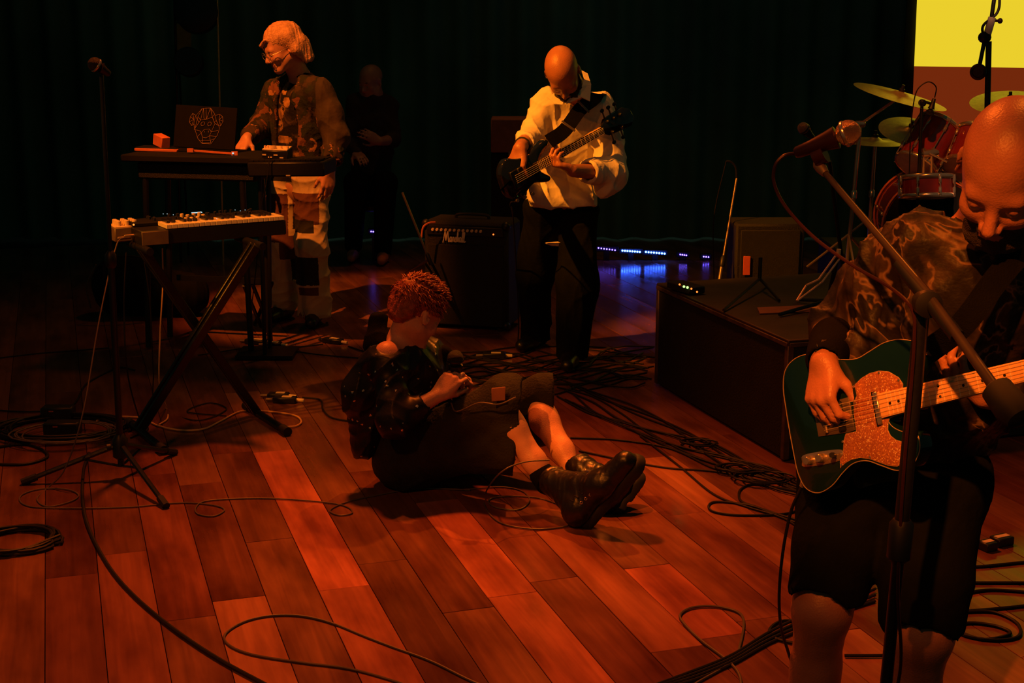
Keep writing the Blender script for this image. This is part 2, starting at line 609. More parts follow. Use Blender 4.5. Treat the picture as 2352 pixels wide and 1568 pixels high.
    def ring(self, c, axis, R, r, n=32, m=8, sq=1.0):
        a, b, d = frame_from(axis)
        pts = []
        vs = []
        for i in range(n):
            t = 2 * math.pi * i / n
            e = a * math.cos(t) + b * math.sin(t)
            for j in range(m):
                q = 2 * math.pi * j / m
                vs.append(np.array(c) + e * (R + r * math.cos(q)) + d * r * math.sin(q) * sq)
        fs = []
        for i in range(n):
            i2 = (i + 1) % n
            for j in range(m):
                k = (j + 1) % m
                fs.append((i * m + j, i2 * m + j, i2 * m + k, i * m + k))
        return self.add(vs, fs)

    def prism(self, outline, org, ex, ey, ez, z0, z1, bev=0.0):
        """outline in plane ex,ey; extruded along ez from z0 to z1, front edge (z1) bevelled"""
        o = np.array(outline, float)
        n = len(o)
        org = np.array(org)
        area = 0.5 * np.sum(o[:, 0] * np.roll(o[:, 1], -1) - np.roll(o[:, 0], -1) * o[:, 1])
        if area < 0:
            o = o[::-1]
        nx = np.roll(o, -1, 0) - np.roll(o, 1, 0)
        nn = np.stack([nx[:, 1], -nx[:, 0]], 1)
        nn /= np.linalg.norm(nn, axis=1)[:, None] + 1e-9
        rings = [(o, z0), (o, z1 - bev)] + ([(o - nn * bev * 0.35, z1 - bev * 0.35), (o - nn * bev, z1)] if bev > 0 else [])
        if bev <= 0:
            rings = [(o, z0), (o, z1)]
        vs = []
        for q, z in rings:
            for p in q:
                vs.append(org + ex * p[0] + ey * p[1] + ez * z)
        fs = []
        for i in range(len(rings) - 1):
            for j in range(n):
                k = (j + 1) % n
                fs.append((i * n + j, i * n + k, (i + 1) * n + k, (i + 1) * n + j))
        fs.append(tuple(range(n))[::-1])
        fs.append(tuple((len(rings) - 1) * n + j for j in range(n)))
        return self.add(vs, fs)

    def build(self, name, m, parent=None, smooth=False, loc=None):
        o = mesh_obj(name, self.v, self.f, m, parent, smooth, loc=loc)
        if smooth == 'auto' or smooth is False:
            pass
        return o


def smooth_by_angle(o, deg=40):
    me = o.data
    me.polygons.foreach_set('use_smooth', [True] * len(me.polygons))
    try:
        me.set_sharp_from_angle(angle=math.radians(deg))
    except Exception:
        pass
    return o


def B(mb, name, m, parent=None, loc=None):
    return smooth_by_angle(mb.build(name, m, parent, loc=loc))


# ------------------------------------------------------------ SDF body builder

class Field:
    def __init__(self, lo, hi, h):
        self.lo = np.array(lo, float)
        self.h = h
        self.n = np.ceil((np.array(hi, float) - self.lo) / h).astype(int) + 1
        self.ax = [(self.lo[i] + h * np.arange(self.n[i])).astype(np.float32) for i in range(3)]
        self.F = np.full(self.n, 0.5, np.float32)

    def _blk(self, lo, hi):
        a = np.clip(np.floor((np.array(lo) - self.lo) / self.h).astype(int), 0, self.n - 1)
        b = np.clip(np.ceil((np.array(hi) - self.lo) / self.h).astype(int) + 1, 1, self.n)
        if np.any(b - a < 1):
            return None
        s = tuple(slice(a[i], b[i]) for i in range(3))
        X = self.ax[0][s[0]][:, None, None]
        Y = self.ax[1][s[1]][None, :, None]
        Z = self.ax[2][s[2]][None, None, :]
        return s, X, Y, Z

    def _mix(self, s, d, k, mode):
        a = self.F[s]
        d = d.astype(np.float32)
        if mode == 'add':
            h = np.maximum(k - np.abs(a - d), 0) / k
            self.F[s] = np.minimum(a, d) - h * h * k * 0.25
        elif mode == 'sub':
            d = -d
            h = np.maximum(k - np.abs(a - d), 0) / k
            self.F[s] = np.maximum(a, d) + h * h * k * 0.25

    def cone(self, a, b, ra, rb, k=0.02, flat=None, mode='add'):
        a = np.asarray(a, float)
        b = np.asarray(b, float)
        m = max(ra, rb) + k + 3 * self.h
        if flat is not None and flat[1] > 1:
            m *= flat[1]
        r = self._blk(np.minimum(a, b) - m, np.maximum(a, b) + m)
        if r is None:
            return self
        s, X, Y, Z = r
        px, py, pz = X - a[0], Y - a[1], Z - a[2]
        ba = b - a
        L2 = max(float(ba @ ba), 1e-9)
        t = np.clip((px * ba[0] + py * ba[1] + pz * ba[2]) / L2, 0, 1)
        qx, qy, qz = px - t * ba[0], py - t * ba[1], pz - t * ba[2]
        if flat is not None:
            n = nrm(flat[0])
            u = (qx * n[0] + qy * n[1] + qz * n[2]) * (1 / flat[1] - 1)
            qx, qy, qz = qx + u * n[0], qy + u * n[1], qz + u * n[2]
        d = np.sqrt(qx * qx + qy * qy + qz * qz) - (ra + (rb - ra) * t)
        if flat is not None:
            d = d * min(flat[1], 1.0)
        self._mix(s, d, k, mode)
        return self

    def chain(self, pts, rs, k=0.02, flat=None, mode='add'):
        for i in range(len(pts) - 1):
            self.cone(pts[i], pts[i + 1], rs[i], rs[i + 1], k, flat, mode)
        return self

    def ell(self, c, r, ax=None, k=0.02, mode='add'):
        c = np.asarray(c, float)
        r = np.asarray(r, float)
        if ax is None:
            ax = (V(1, 0, 0), V(0, 1, 0), V(0, 0, 1))
        m = r.max() + k + 3 * self.h
        q = self._blk(c - m, c + m)
        if q is None:
            return self
        s, X, Y, Z = q
        px, py, pz = X - c[0], Y - c[1], Z - c[2]
        k0 = 0
        k1 = 0
        for i in range(3):
            u = px * ax[i][0] + py * ax[i][1] + pz * ax[i][2]
            k0 = k0 + (u / r[i]) ** 2
            k1 = k1 + (u / r[i] ** 2) ** 2
        k0 = np.sqrt(k0)
        k1 = np.sqrt(k1) + 1e-6
        self._mix(s, k0 * (k0 - 1) / k1, k, mode)
        return self

    def cut(self, p, n, lo=None, hi=None):
        """keep the side opposite to n (remove where dot(q-p,n)>0)"""
        q = self._blk(self.lo if lo is None else lo, self.lo + self.n * self.h if hi is None else hi)
        if q is None:
            return self
        s, X, Y, Z = q
        n = nrm(n)
        d = (X - p[0]) * n[0] + (Y - p[1]) * n[1] + (Z - p[2]) * n[2]
        self.F[s] = np.maximum(self.F[s], d.astype(np.float32))
        return self

    def folds(self, amp, f=38, seed=0, stretch=(1, 1, 0.45)):
        rs = np.random.RandomState(seed)
        act = np.abs(self.F) < 0.06
        I = np.nonzero(act)
        p = np.stack([self.ax[i][I[i]] for i in range(3)], 1) * np.array(stretch, np.float32)
        v = np.zeros(len(p), np.float32)
        w = p.copy()
        for o in range(3):
            d1, d2, d3 = [nrm(rs.normal(size=3)) for _ in range(3)]
            ph = rs.rand(3) * 6
            fo = f * (1.7 ** o)
            q = np.sin(fo * (w @ d1) + ph[0] + 1.6 * np.sin(fo * 0.55 * (w @ d2) + ph[1]) + 1.0 * np.sin(fo * 0.8 * (w @ d3) + ph[2]))
            v += (1 - 2 * np.sqrt(np.abs(q) + 0.02)) * (0.6 ** o)
        self.F[I] += (-amp * v).astype(np.float32)
        return self

    def mesh(self):
        F = self.F
        F[0], F[-1], F[:, 0], F[:, -1], F[:, :, 0], F[:, :, -1] = [np.float32(0.5)] * 6
        S = F < 0
        c = np.zeros(np.array(S.shape) - 1, np.uint8)
        for i in (0, 1):
            for j in (0, 1):
                for k in (0, 1):
                    c += S[i:S.shape[0] - 1 + i, j:S.shape[1] - 1 + j, k:S.shape[2] - 1 + k]
        act = (c > 0) & (c < 8)
        I = np.argwhere(act)
        ids = np.full(act.shape, -1, np.int32)
        ids[act] = np.arange(len(I))
        acc = np.zeros((len(I), 3))
        cnt = np.zeros(len(I))
        cor = [np.array(x) for x in ((0, 0, 0), (1, 0, 0), (0, 1, 0), (1, 1, 0), (0, 0, 1), (1, 0, 1), (0, 1, 1), (1, 1, 1))]
        for a in range(8):
            for b in range(a + 1, 8):
                if np.abs(cor[a] - cor[b]).sum() != 1:
                    continue
                fa = F[tuple((I + cor[a]).T)]
                fb = F[tuple((I + cor[b]).T)]
                x = (fa < 0) != (fb < 0)
                t = np.where(x, fa / np.where(x, fa - fb, 1), 0)
                pt = cor[a] + (cor[b] - cor[a]) * t[:, None]
                acc[x] += pt[x]
                cnt[x] += 1
        v = self.lo + (I + acc / cnt[:, None]) * self.h
        quads = []
        for axis in range(3):
            s0 = [slice(None)] * 3
            s1 = [slice(None)] * 3
            s0[axis] = slice(0, -1)
            s1[axis] = slice(1, None)
            A = S[tuple(s0)]
            Bq = S[tuple(s1)]
            E = np.argwhere(A != Bq)
            a, b = [(1, 2), (2, 0), (0, 1)][axis]
            E = E[(E[:, a] > 0) & (E[:, b] > 0)]
            da = np.zeros(3, int)
            da[a] = 1
            db = np.zeros(3, int)
            db[b] = 1
            q = np.stack([ids[tuple((E - da - db).T)], ids[tuple((E - db).T)], ids[tuple(E.T)], ids[tuple((E - da).T)]], 1)
            inside = A[tuple(E.T)]
            q[~inside] = q[~inside][:, ::-1]
            quads.append(q)
        q = np.concatenate(quads)
        return v, q

    def build(self, name, mats, parent=None, paint=None, loc=None, jitter=0):
        v, q = self.mesh()
        idx = None
        if paint:
            fc = v[q].mean(1)
            idx = np.zeros(len(q), np.int32)
            for fn, mi in paint:
                idx[fn(fc)] = mi
        return mesh_obj(name, v, q, mats, parent, True, idx, loc)


def in_ell(c, r, ax=None):
    c = np.asarray(c, float)
    if ax is None:
        ax = (V(1, 0, 0), V(0, 1, 0), V(0, 0, 1))

    def f(p):
        q = p - c
        return sum((q @ ax[i] / r[i]) ** 2 for i in range(3)) < 1
    return f


class Head:
    """local axes: x = side, y = face direction, z = crown"""

    def __init__(self, c, fwd, up, s=1.0):
        self.c = np.array(c, float)
        self.y = nrm(fwd)
        self.z = nrm(np.array(up) - self.y * np.dot(up, self.y))
        self.x = np.cross(self.y, self.z)
        self.s = s
        self.ax = (self.x, self.y, self.z)

    def w(self, x, y, z):
        return self.c + (self.x * x + self.y * y + self.z * z) * self.s

    def add(self, F, neck_to=None, neck_r=0.056):
        s = self.s
        E = lambda p, r, k=0.02, mode='add', ax=None: F.ell(self.w(*p), np.array(r) * s, ax or self.ax, k * s, mode)
        C = lambda a, b, ra, rb, k=0.02, mode='add': F.cone(self.w(*a), self.w(*b), ra * s, rb * s, k * s, None, mode)
        E((0, -0.012, 0.045), (0.076, 0.098, 0.084), 0.02)
        E((0, 0.028, -0.020), (0.061, 0.066, 0.085), 0.03)
        for q in (-1, 1):
            C((q * 0.050, 0.0, -0.048), (q * 0.020, 0.062, -0.093), 0.018, 0.016, 0.03)
            E((q * 0.038, 0.062, -0.026), (0.022, 0.022, 0.022), 0.02)
        E((0, 0.068, -0.094), (0.026, 0.022, 0.020), 0.025)
        C((-0.036, 0.076, 0.022), (0.036, 0.076, 0.022), 0.012, 0.012, 0.018)
        for q in (-1, 1):
            E((q * 0.032, 0.098, 0.000), (0.020, 0.018, 0.013), 0.010, 'sub')
            E((q * 0.031, 0.076, -0.001), (0.0135, 0.0135, 0.0125), 0.003)
            E((q * 0.031, 0.079, 0.006), (0.0155, 0.012, 0.006), 0.004)
        C((0, 0.086, 0.012), (0, 0.110, -0.030), 0.008, 0.0115, 0.010)
        for q in (-1, 1):
            E((q * 0.012, 0.097, -0.036), (0.0085, 0.011, 0.008), 0.006)
        C((-0.019, 0.086, -0.058), (0.019, 0.086, -0.058), 0.0062, 0.0062, 0.006)
        C((0, 0.091, -0.0575), (0, 0.091, -0.058), 0.008, 0.008, 0.006)
        C((-0.015, 0.085, -0.0695), (0.015, 0.085, -0.0695), 0.0068, 0.0068, 0.006)
        C((-0.022, 0.096, -0.0635), (0.022, 0.096, -0.0635), 0.0022, 0.0022, 0.003, 'sub')
        for q in (-1, 1):
            ex = nrm(self.x * q * 0.9 - self.y * 0.35)
            ey = nrm(self.y * 0.9 + self.x * q * 0.35)
            E((q * 0.079, -0.010, -0.002), (0.008, 0.019, 0.032), 0.008, 'add', (ex, ey, self.z))
            E((q * 0.087, -0.004, 0.002), (0.007, 0.010, 0.018), 0.005, 'sub', (ex, ey, self.z))
        if neck_to is not None:
            F.cone(self.w(0, -0.022, -0.045), neck_to, neck_r * s, neck_r * 1.08, 0.03)

    def paints(self, eye=1, lips=2, beard=None):
        s = self.s
        L = []
        for q in (-1, 1):
            L.append((in_ell(self.w(q * 0.031, 0.086, -0.002), np.array([0.012, 0.006, 0.0055]) * s, self.ax), eye))
        L.append((in_ell(self.w(0, 0.092, -0.0635), np.array([0.022, 0.014, 0.012]) * s, self.ax), lips))
        if beard is not None:
            L.insert(0, (in_ell(self.w(0, 0.055, -0.085), np.array([0.072, 0.065, 0.052]) * s, self.ax), beard))
        return L

    def brows(self, root, m):
        mb = MB()
        for q in (-1, 1):
            pts = [self.w(q * x_, y_, z_) for x_, y_, z_ in ((0.013, 0.0885, 0.019), (0.024, 0.0885, 0.024), (0.036, 0.085, 0.025), (0.049, 0.074, 0.019))]
            mb.tube(catmull(pts, 3), [0.0028, .0032, .0035, .0037, .0038, .0036, .0033, .003, .0022, .0015], 6)
        return B(mb, 'eyebrows', m, root)


def hand(F, wrist, d, n, side, curls, s=1.0, spread=0.14, thumb=(0.9, 0.5), k=0.008):
    """d = wrist to knuckles, n = back-of-hand normal, side=+1: thumb on +lat. curls: 4 x (a1,a2,a3)"""
    d = nrm(d)
    n = nrm(np.array(n) - d * np.dot(n, d))
    lat = np.cross(d, n) * side
    W = np.array(wrist, float)
    offs = [0.030, 0.010, -0.011, -0.030]
    lens = [0.93, 1.03, 0.96, 0.76]
    kn = []
    for i in range(4):
        kp = W + (d * (0.088 - 0.006 * abs(i - 1)) + lat * offs[i] + n * (0.004 - 0.003 * abs(i - 1.3))) * s
        kn.append(kp)
        F.cone(W + (d * 0.008 + lat * offs[i] * 0.55) * s, kp, 0.0155 * s, 0.0115 * s, 0.012 * s)
    F.cone(W + d * 0.03 * s + lat * 0.02 * s - n * 0.008 * s, kn[0] - d * 0.02 * s - n * .004 * s, 0.015 * s, 0.010 * s, 0.012 * s)
    F.cone(W + d * 0.03 * s - lat * 0.02 * s - n * 0.008 * s, kn[3] - d * 0.02 * s - n * .004 * s, 0.014 * s, 0.010 * s, 0.012 * s)
    tips = []
    for i in range(4):
        c = curls[i]
        ang = 0
        p = kn[i]
        dd0 = nrm(d + lat * offs[i] * spread * 20)
        r = [0.0098, 0.0088, 0.0080, 0.0066]
        for j, l in enumerate((0.043, 0.026, 0.021)):
            ang += c[j]
            v = dd0 * math.cos(ang) - n * math.sin(ang)
            q = p + v * l * lens[i] * s
            F.cone(p, q, r[j] * s * (0.9 if i == 3 else 1), r[j + 1] * s * (0.9 if i == 3 else 1), k * 0.6 * s)
            p = q
        tips.append(p)
    # thumb: leaves the side of the palm near its base
    b = W + (d * 0.022 + lat * 0.022 - n * 0.004) * s
    v1 = nrm(lat * thumb[0] + d * 0.75 - n * thumb[1])
    p1 = b + v1 * 0.042 * s
    v2 = nrm(lat * thumb[0] * 0.45 + d * 1.0 - n * thumb[1] * 1.1)
    p2 = p1 + v2 * 0.031 * s
    v3 = nrm(lat * thumb[0] * 0.05 + d * 1.0 - n * thumb[1] * 1.3)
    p3 = p2 + v3 * 0.025 * s
    F.cone(b, p1, 0.015 * s, 0.0115 * s, 0.014 * s)
    F.cone(p1, p2, 0.0112 * s, 0.0098 * s, 0.006 * s)
    F.cone(p2, p3, 0.0098 * s, 0.0078 * s, 0.005 * s)
    return tips


def torso(F, sA, sB, hA, hB, neck, e=0.0, depth=0.62, wide=1.0, chest=0.155, waist=0.135, hip=0.15):
    sA, sB, hA, hB = [np.asarray(q, float) for q in (sA, sB, hA, hB)]
    sm = (sA + sB) / 2
    hm = (hA + hB) / 2
    lat = nrm(sB - sA)
    up = nrm(sm - hm)
    fw = nrm(np.cross(lat, up))
    L = np.linalg.norm(sm - hm)
    p1 = hm + up * L * 0.78
    p2 = hm + up * L * 0.42
    F.cone(hm, p2, (hip + e) * wide, (waist + e) * wide, 0.04, (fw, depth))
    F.cone(p2, p1, (waist + e) * wide, (chest + e) * wide, 0.04, (fw, depth))
    F.cone(sA - up * 0.02, sB - up * 0.02, 0.060 + e, 0.060 + e, 0.05)
    F.cone(sA + (sm - sA) * 0.1, neck, 0.05 + e, 0.045 + e, 0.04)
    F.cone(sB + (sm - sB) * 0.1, neck, 0.05 + e, 0.045 + e, 0.04)
    return fw, up, lat, sm, hm


def bounds(pts, m):
    p = np.array(pts)
    return p.min(0) - m, p.max(0) + m


# ------------------------------------------------------------ floor
floor_c = V(0, 7, 0)
f = MB()
f.box((0.8, 6.3, -0.045), (14, 13.5, 0.05))
floor = f.build('floor', M['subfloor'])
tag(floor, 'dark reddish brown stained wooden stage floor of wide boards', kind='structure')
c0 = float(fl(103, 1568) @ ACROSS)
cw = float((fl(1269, 1568) - fl(103, 1568)) @ ACROSS) / 8
ang = math.atan2(BOARD[1], BOARD[0]) - math.pi / 2


def proj(p):
    q = np.array(p) - V(0, 0, H_CAM)
    dep = q[1] * CP - q[2] * SP
    return (1176 + FPX * q[0] / dep, 784 - FPX * (q[1] * SP + q[2] * CP) / dep, dep)


def along(x, y):
    return float(fl(x, y) @ BOARD)


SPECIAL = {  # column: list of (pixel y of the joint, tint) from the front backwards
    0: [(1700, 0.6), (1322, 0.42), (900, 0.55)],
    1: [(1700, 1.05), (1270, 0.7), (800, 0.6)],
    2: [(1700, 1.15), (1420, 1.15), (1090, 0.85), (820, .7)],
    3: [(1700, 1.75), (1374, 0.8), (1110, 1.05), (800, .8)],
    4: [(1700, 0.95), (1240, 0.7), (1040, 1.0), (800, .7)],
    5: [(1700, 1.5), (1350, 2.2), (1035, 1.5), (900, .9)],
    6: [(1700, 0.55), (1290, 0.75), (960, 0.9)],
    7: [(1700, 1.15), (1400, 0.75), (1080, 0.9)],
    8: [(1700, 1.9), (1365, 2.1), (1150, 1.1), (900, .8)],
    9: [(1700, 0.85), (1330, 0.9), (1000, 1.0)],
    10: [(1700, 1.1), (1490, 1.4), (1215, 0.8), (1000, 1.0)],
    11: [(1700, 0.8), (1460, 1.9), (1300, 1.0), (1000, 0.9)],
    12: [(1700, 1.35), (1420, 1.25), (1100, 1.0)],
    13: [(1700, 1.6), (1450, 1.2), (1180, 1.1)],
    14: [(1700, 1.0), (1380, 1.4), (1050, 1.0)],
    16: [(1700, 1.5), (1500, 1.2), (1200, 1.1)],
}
np_planks = 0
base_col = V(0.215, 0.090, 0.045)
for kcol in range(-8, 38):
    x0 = c0 + cw * kcol
    segs = []
    a = 2.7 - 0.25 * random.random()
    END = 11.6
    joints = []
    if kcol in SPECIAL:
        sp = SPECIAL[kcol]
        # x pixel of column centre is found by walking along the board
        def along_y(py):
            # find s such that proj(ACROSS*xc + BOARD*s).y == py
            xc = x0 + cw / 2
            lo_, hi_ = 1.5, 12.0
            for _ in range(40):
                mid = (lo_ + hi_) / 2
                if proj(ACROSS * xc + BOARD * mid)[1] > py:
                    lo_ = mid
                else:
                    hi_ = mid
            return (lo_ + hi_) / 2
        js = [along_y(py) for py, _ in sp]
        a = js[0]
        for i in range(len(sp)):
            e = js[i + 1] if i + 1 < len(sp) else js[i] + 2.4
            if e - a > 5.0:
                mid = (a + e) / 2
                segs += [(a, mid, sp[i][1]), (mid, e, sp[i][1] * 0.9)]
            else:
                segs.append((a, e, sp[i][1]))
            a = e
    while a < END:
        L_ = random.uniform(2.6, 4.6)
        segs.append((a, min(a + L_, END), random.uniform(0.7, 1.15)))
        a += L_
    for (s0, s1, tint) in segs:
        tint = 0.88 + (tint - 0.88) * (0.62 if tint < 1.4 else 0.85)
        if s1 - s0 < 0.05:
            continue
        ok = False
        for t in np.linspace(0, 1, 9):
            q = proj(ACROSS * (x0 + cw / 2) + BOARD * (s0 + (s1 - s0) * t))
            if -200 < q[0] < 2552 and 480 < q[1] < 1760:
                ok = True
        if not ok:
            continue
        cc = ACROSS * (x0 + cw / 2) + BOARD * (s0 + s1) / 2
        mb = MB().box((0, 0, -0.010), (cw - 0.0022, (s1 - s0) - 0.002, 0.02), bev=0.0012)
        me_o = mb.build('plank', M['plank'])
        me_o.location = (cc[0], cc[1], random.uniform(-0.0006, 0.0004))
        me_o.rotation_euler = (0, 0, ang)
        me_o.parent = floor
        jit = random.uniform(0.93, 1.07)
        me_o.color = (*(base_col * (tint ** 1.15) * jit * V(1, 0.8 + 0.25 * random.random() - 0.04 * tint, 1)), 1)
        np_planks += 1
print('planks', np_planks)


def drape(name, a, b, z1, label, folds=26, amp=0.05):
    a = np.array(a, float)
    b = np.array(b, float)
    L_ = np.linalg.norm(b - a)
    d = (b - a) / L_
    n = V(-d[1], d[0], 0)
    N = int(L_ / 0.03)
    vs = []
    for i in range(N + 1):
        t = i / N * L_
        w = math.sin(t * folds / L_ * 6.28 + 1.2 * math.sin(t * 2.1)) * amp + math.sin(t * 31) * amp * 0.15
        for z in (0.01, z1 * 0.5, z1):
            vs.append(a + d * t + n * w * (1.1 - 0.2 * z / z1) + V(0, 0, z))
    fs = []
    for i in range(N):
        for j in range(2):
            fs.append((i * 3 + j, (i + 1) * 3 + j, (i + 1) * 3 + j + 1, i * 3 + j + 1))
    o = mesh_obj(name, vs, fs, M['drape'], None, True)
    tag(o, label, kind='structure')
    return o


drape('wall_back', (-6.0, 11.4, 0), (7.4, 11.4, 0), 4.2, 'black pleated stage drapes hanging across the back', 50)
drape('wall_left', (-3.9, 7.6, 0), (-5.4, 11.3, 0), 4.2, 'black side drape at the left of the stage', 16)

# ------------------------------------------------------------ projection screen
sy = 10.6
sc_t = thing('projection_screen', 'tall projection screen lit yellow above a brown-red lower band, behind the drums', 'screen', P(2230, 400, sy) * V(1, 1, 0))
tl = P(2118, -260, sy)
ed = P(2100, 152, sy)
bl = P(2086, 470, sy)
xr = P(2760, 160, sy)[0]
z_ed = ed[2]
MB().add([(ed[0], sy, z_ed), (xr, sy, z_ed - 0.03), (xr, sy, tl[2]), (tl[0], sy, tl[2]),
          (ed[0], sy + .004, z_ed), (xr, sy + .004, z_ed - 0.03), (xr, sy + .004, tl[2]), (tl[0], sy + .004, tl[2])],
         [(0, 1, 2, 3), (7, 6, 5, 4), (0, 4, 5, 1), (3, 2, 6, 7)]).build('lit_panel', M['screen_yellow'], sc_t)
MB().add([(bl[0], sy, bl[2]), (xr, sy, bl[2]), (xr, sy, z_ed - 0.03), (ed[0], sy, z_ed),
          (bl[0], sy + .004, bl[2]), (xr, sy + .004, bl[2]), (xr, sy + .004, z_ed - 0.03), (ed[0], sy + .004, z_ed)],
         [(0, 1, 2, 3), (7, 6, 5, 4), (0, 4, 5, 1), (3, 2, 6, 7)]).build('lower_panel', M['screen_brown'], sc_t)
m = MB()
m.box((bl[0] + .02, sy + .05, bl[2] / 2), (0.05, 0.05, bl[2]))
m.box((xr - .1, sy + .05, bl[2] / 2), (0.05, 0.05, bl[2]))
m.box(((bl[0] + xr) / 2, sy + .05, bl[2]), (xr - bl[0], 0.05, 0.05))
B(m, 'screen_frame', M['blackmatte'], sc_t)

B(MB().box(((tl[0] + xr) / 2, sy + 0.035, (tl[2] + bl[2]) / 2), (xr - tl[0] + 0.10, 0.016, tl[2] - bl[2] + 0.05)), 'screen_light_block', M['blackmatte'], sc_t)  # unseen board added to keep the panels' glow off the drapes behind

# ------------------------------------------------------------ black stage platform at the right
pc = fl(1800, 1060)
pf = pc + BOARD * 1.30
PH = 0.505
plat = thing('stage_platform', 'low black stage platform with worn edges behind the guitarist', 'platform', pc)
W_, D_ = 1.9, 1.30
cen = pc + ACROSS * W_ / 2 + BOARD * D_ / 2
axp = (ACROSS, BOARD, UP)
B(MB().box(cen + UP * 0.245, (W_, D_, 0.47), axp, 0.004), 'box', M['platform'], plat)
B(MB().box(cen + UP * 0.4925, (W_ + 0.012, D_ + 0.012, 0.025), axp, 0.004), 'deck_top', M['platform_top'], plat)
m = MB()
for sx in (0, 1):
    for syy in (0, 1):
        q = pc + ACROSS * (W_ * sx) + BOARD * (D_ * syy)
        B(MB().box(q + UP * 0.245 + ACROSS * (0.008 if sx == 0 else -0.008) + BOARD * (0.008 if syy == 0 else -0.008), (0.028, 0.028, 0.474), axp, 0.003), 'corner_edging', M['deck_trim'], plat)
m = MB()
m.box(pc + BOARD * D_ / 2 - ACROSS * 0.004 + UP * 0.484, (0.012, D_, 0.018), axp, 0.002)
m.box(pc + ACROSS * W_ / 2 - BOARD * 0.004 + UP * 0.484, (W_, 0.012, 0.018), axp, 0.002)
B(m, 'top_edging', M['deck_trim'], plat)
# drum riser further back
dr_c = P(2250, 420, 8.6) * V(1, 1, 0)
riser = thing('drum_riser', 'low black riser carrying the drum kit', 'platform', dr_c)
B(MB().box(dr_c + V(0.35, 0, 0.15), (2.2, 1.9, 0.30), None, 0.01), 'riser_deck', M['platform'], riser)

# ------------------------------------------------------------ small builders for stage gear


def cable(pts, r, label, m='cable_black', n=10, cat='cable', group=None, name='cable', sides=7):
    pp = catmull(pts, n)
    o = B(MB().tube(pp, r, sides), name, M[m], None, loc=np.array(pts[0]))
    tag(o, label, cat, group)
    return o


def FL(lst, z=0.005):
    return [fl(x, y, z) for x, y in lst]


def coil(name, cpx, rx, r, turns, label, m='cable_black', jit=0.02, sq=0.9, z0=0.006, cat='cable', seed=1):
    rs = random.Random(seed)
    c = fl(*cpx)
    pts = []
    n = turns * 20
    for i in range(n + 1):
        t = i / 20 * 2 * math.pi
        tn = i / 20
        R = rx * (1 + jit * math.sin(tn * 2.3) + jit * 0.7 * math.sin(t * 3 + tn))
        ox = 0.02 * math.sin(int(tn) * 1.9)
        oy = 0.015 * math.cos(int(tn) * 2.7)
        pts.append(c + V(R * math.cos(t) + ox, R * sq * math.sin(t) + oy, z0 + r * 1.3 * (tn / 1.6) * 0.6 + 0.003 * math.sin(t * 2)))
    o = B(MB().tube(pts, r, 6), name, M[m], None, loc=c)
    tag(o, label, cat)
    return o


def tripod_stand(base, z_top, label, hub=0.32, leg=0.36, angs=(200, 320, 80), rp=0.010, m='blackmetal', cat='microphone stand', name='microphone_stand', foot=True,
                 top=None):
    base = np.array(base, float)
    t = thing(name, label, cat, base)
    top = np.array(top, float) if top is not None else base + V(0, 0, z_top)
    ax = nrm(top - base)
    h = base + ax * hub
    midp = base + ax * (np.linalg.norm(top - base) * 0.55)
    B(MB().tube([base + ax * 0.05, midp], rp * 1.25, 12), 'pole', M[m], t)
    B(MB().tube([midp, top], rp * 0.8, 12), 'inner_pole', M[m], t)
    B(MB().lathe(midp - ax * 0.03, ax, [(0, rp * 1.4), (0.01, rp * 2.0), (0.05, rp * 2.0), (0.065, rp * 1.0)], 14), 'clutch', M['black'], t)
    B(MB().lathe(h - ax * 0.05, ax, [(0, rp * 1.6), (0.01, rp * 2.8), (0.08, rp * 2.8), (0.10, rp * 1.4)], 14), 'hub', M['black'], t)
    B(MB().lathe(h, V(-1, -0.3, 0), [(0, 0.006), (0.035, 0.006), (0.036, 0.014), (0.05, 0.014)], 10), 'knob', M['black'], t)
    for a in angs:
        d = V(math.cos(math.radians(a)), math.sin(math.radians(a)), 0)
        e = base + d * leg + V(0, 0, 0.014)
        lg = B(MB().tube([h - ax * 0.02 + d * 0.02, e], 0.0095, 8), 'leg', M[m], t)
        if foot:
            dd = nrm(e - h)
            B(MB().tube([e - dd * 0.045, e + dd * 0.006], 0.0135, 8), 'rubber_foot', M['rubber'], lg)
        B(MB().tube([base + ax * 0.09 + d * 0.012, h - ax * 0.02 + (e - h) * 0.45], 0.0045, 6), 'brace', M[m], t)
    return t, top, ax


def microphone(a, b, label, r=0.026, body='black', grille='mesh_dark', name='microphone', band='chrome'):
    """a = tail, b = centre of the ball"""
    a = np.array(a, float)
    b = np.array(b, float)
    d = nrm(b - a)
    L_ = np.linalg.norm(b - a)
    t = thing(name, label, 'microphone', a)
    B(MB().lathe(a, d, [(0, r * 0.36), (0.004, r * 0.46), (L_ * 0.3, r * 0.55), (L_ * 0.6, r * 0.74), (L_ - r * 0.95, r * 0.9), (L_ - r * 0.9, r * 0.7)], 20),
      'handle', M[body], t)
    B(MB().ring(b - d * r * 0.25, d, r * 0.97, r * 0.10, 24, 8, 1.6), 'band', M[band], t)
    B(MB().sphere(b, r, 22), 'grille', M[grille], t)
    return t


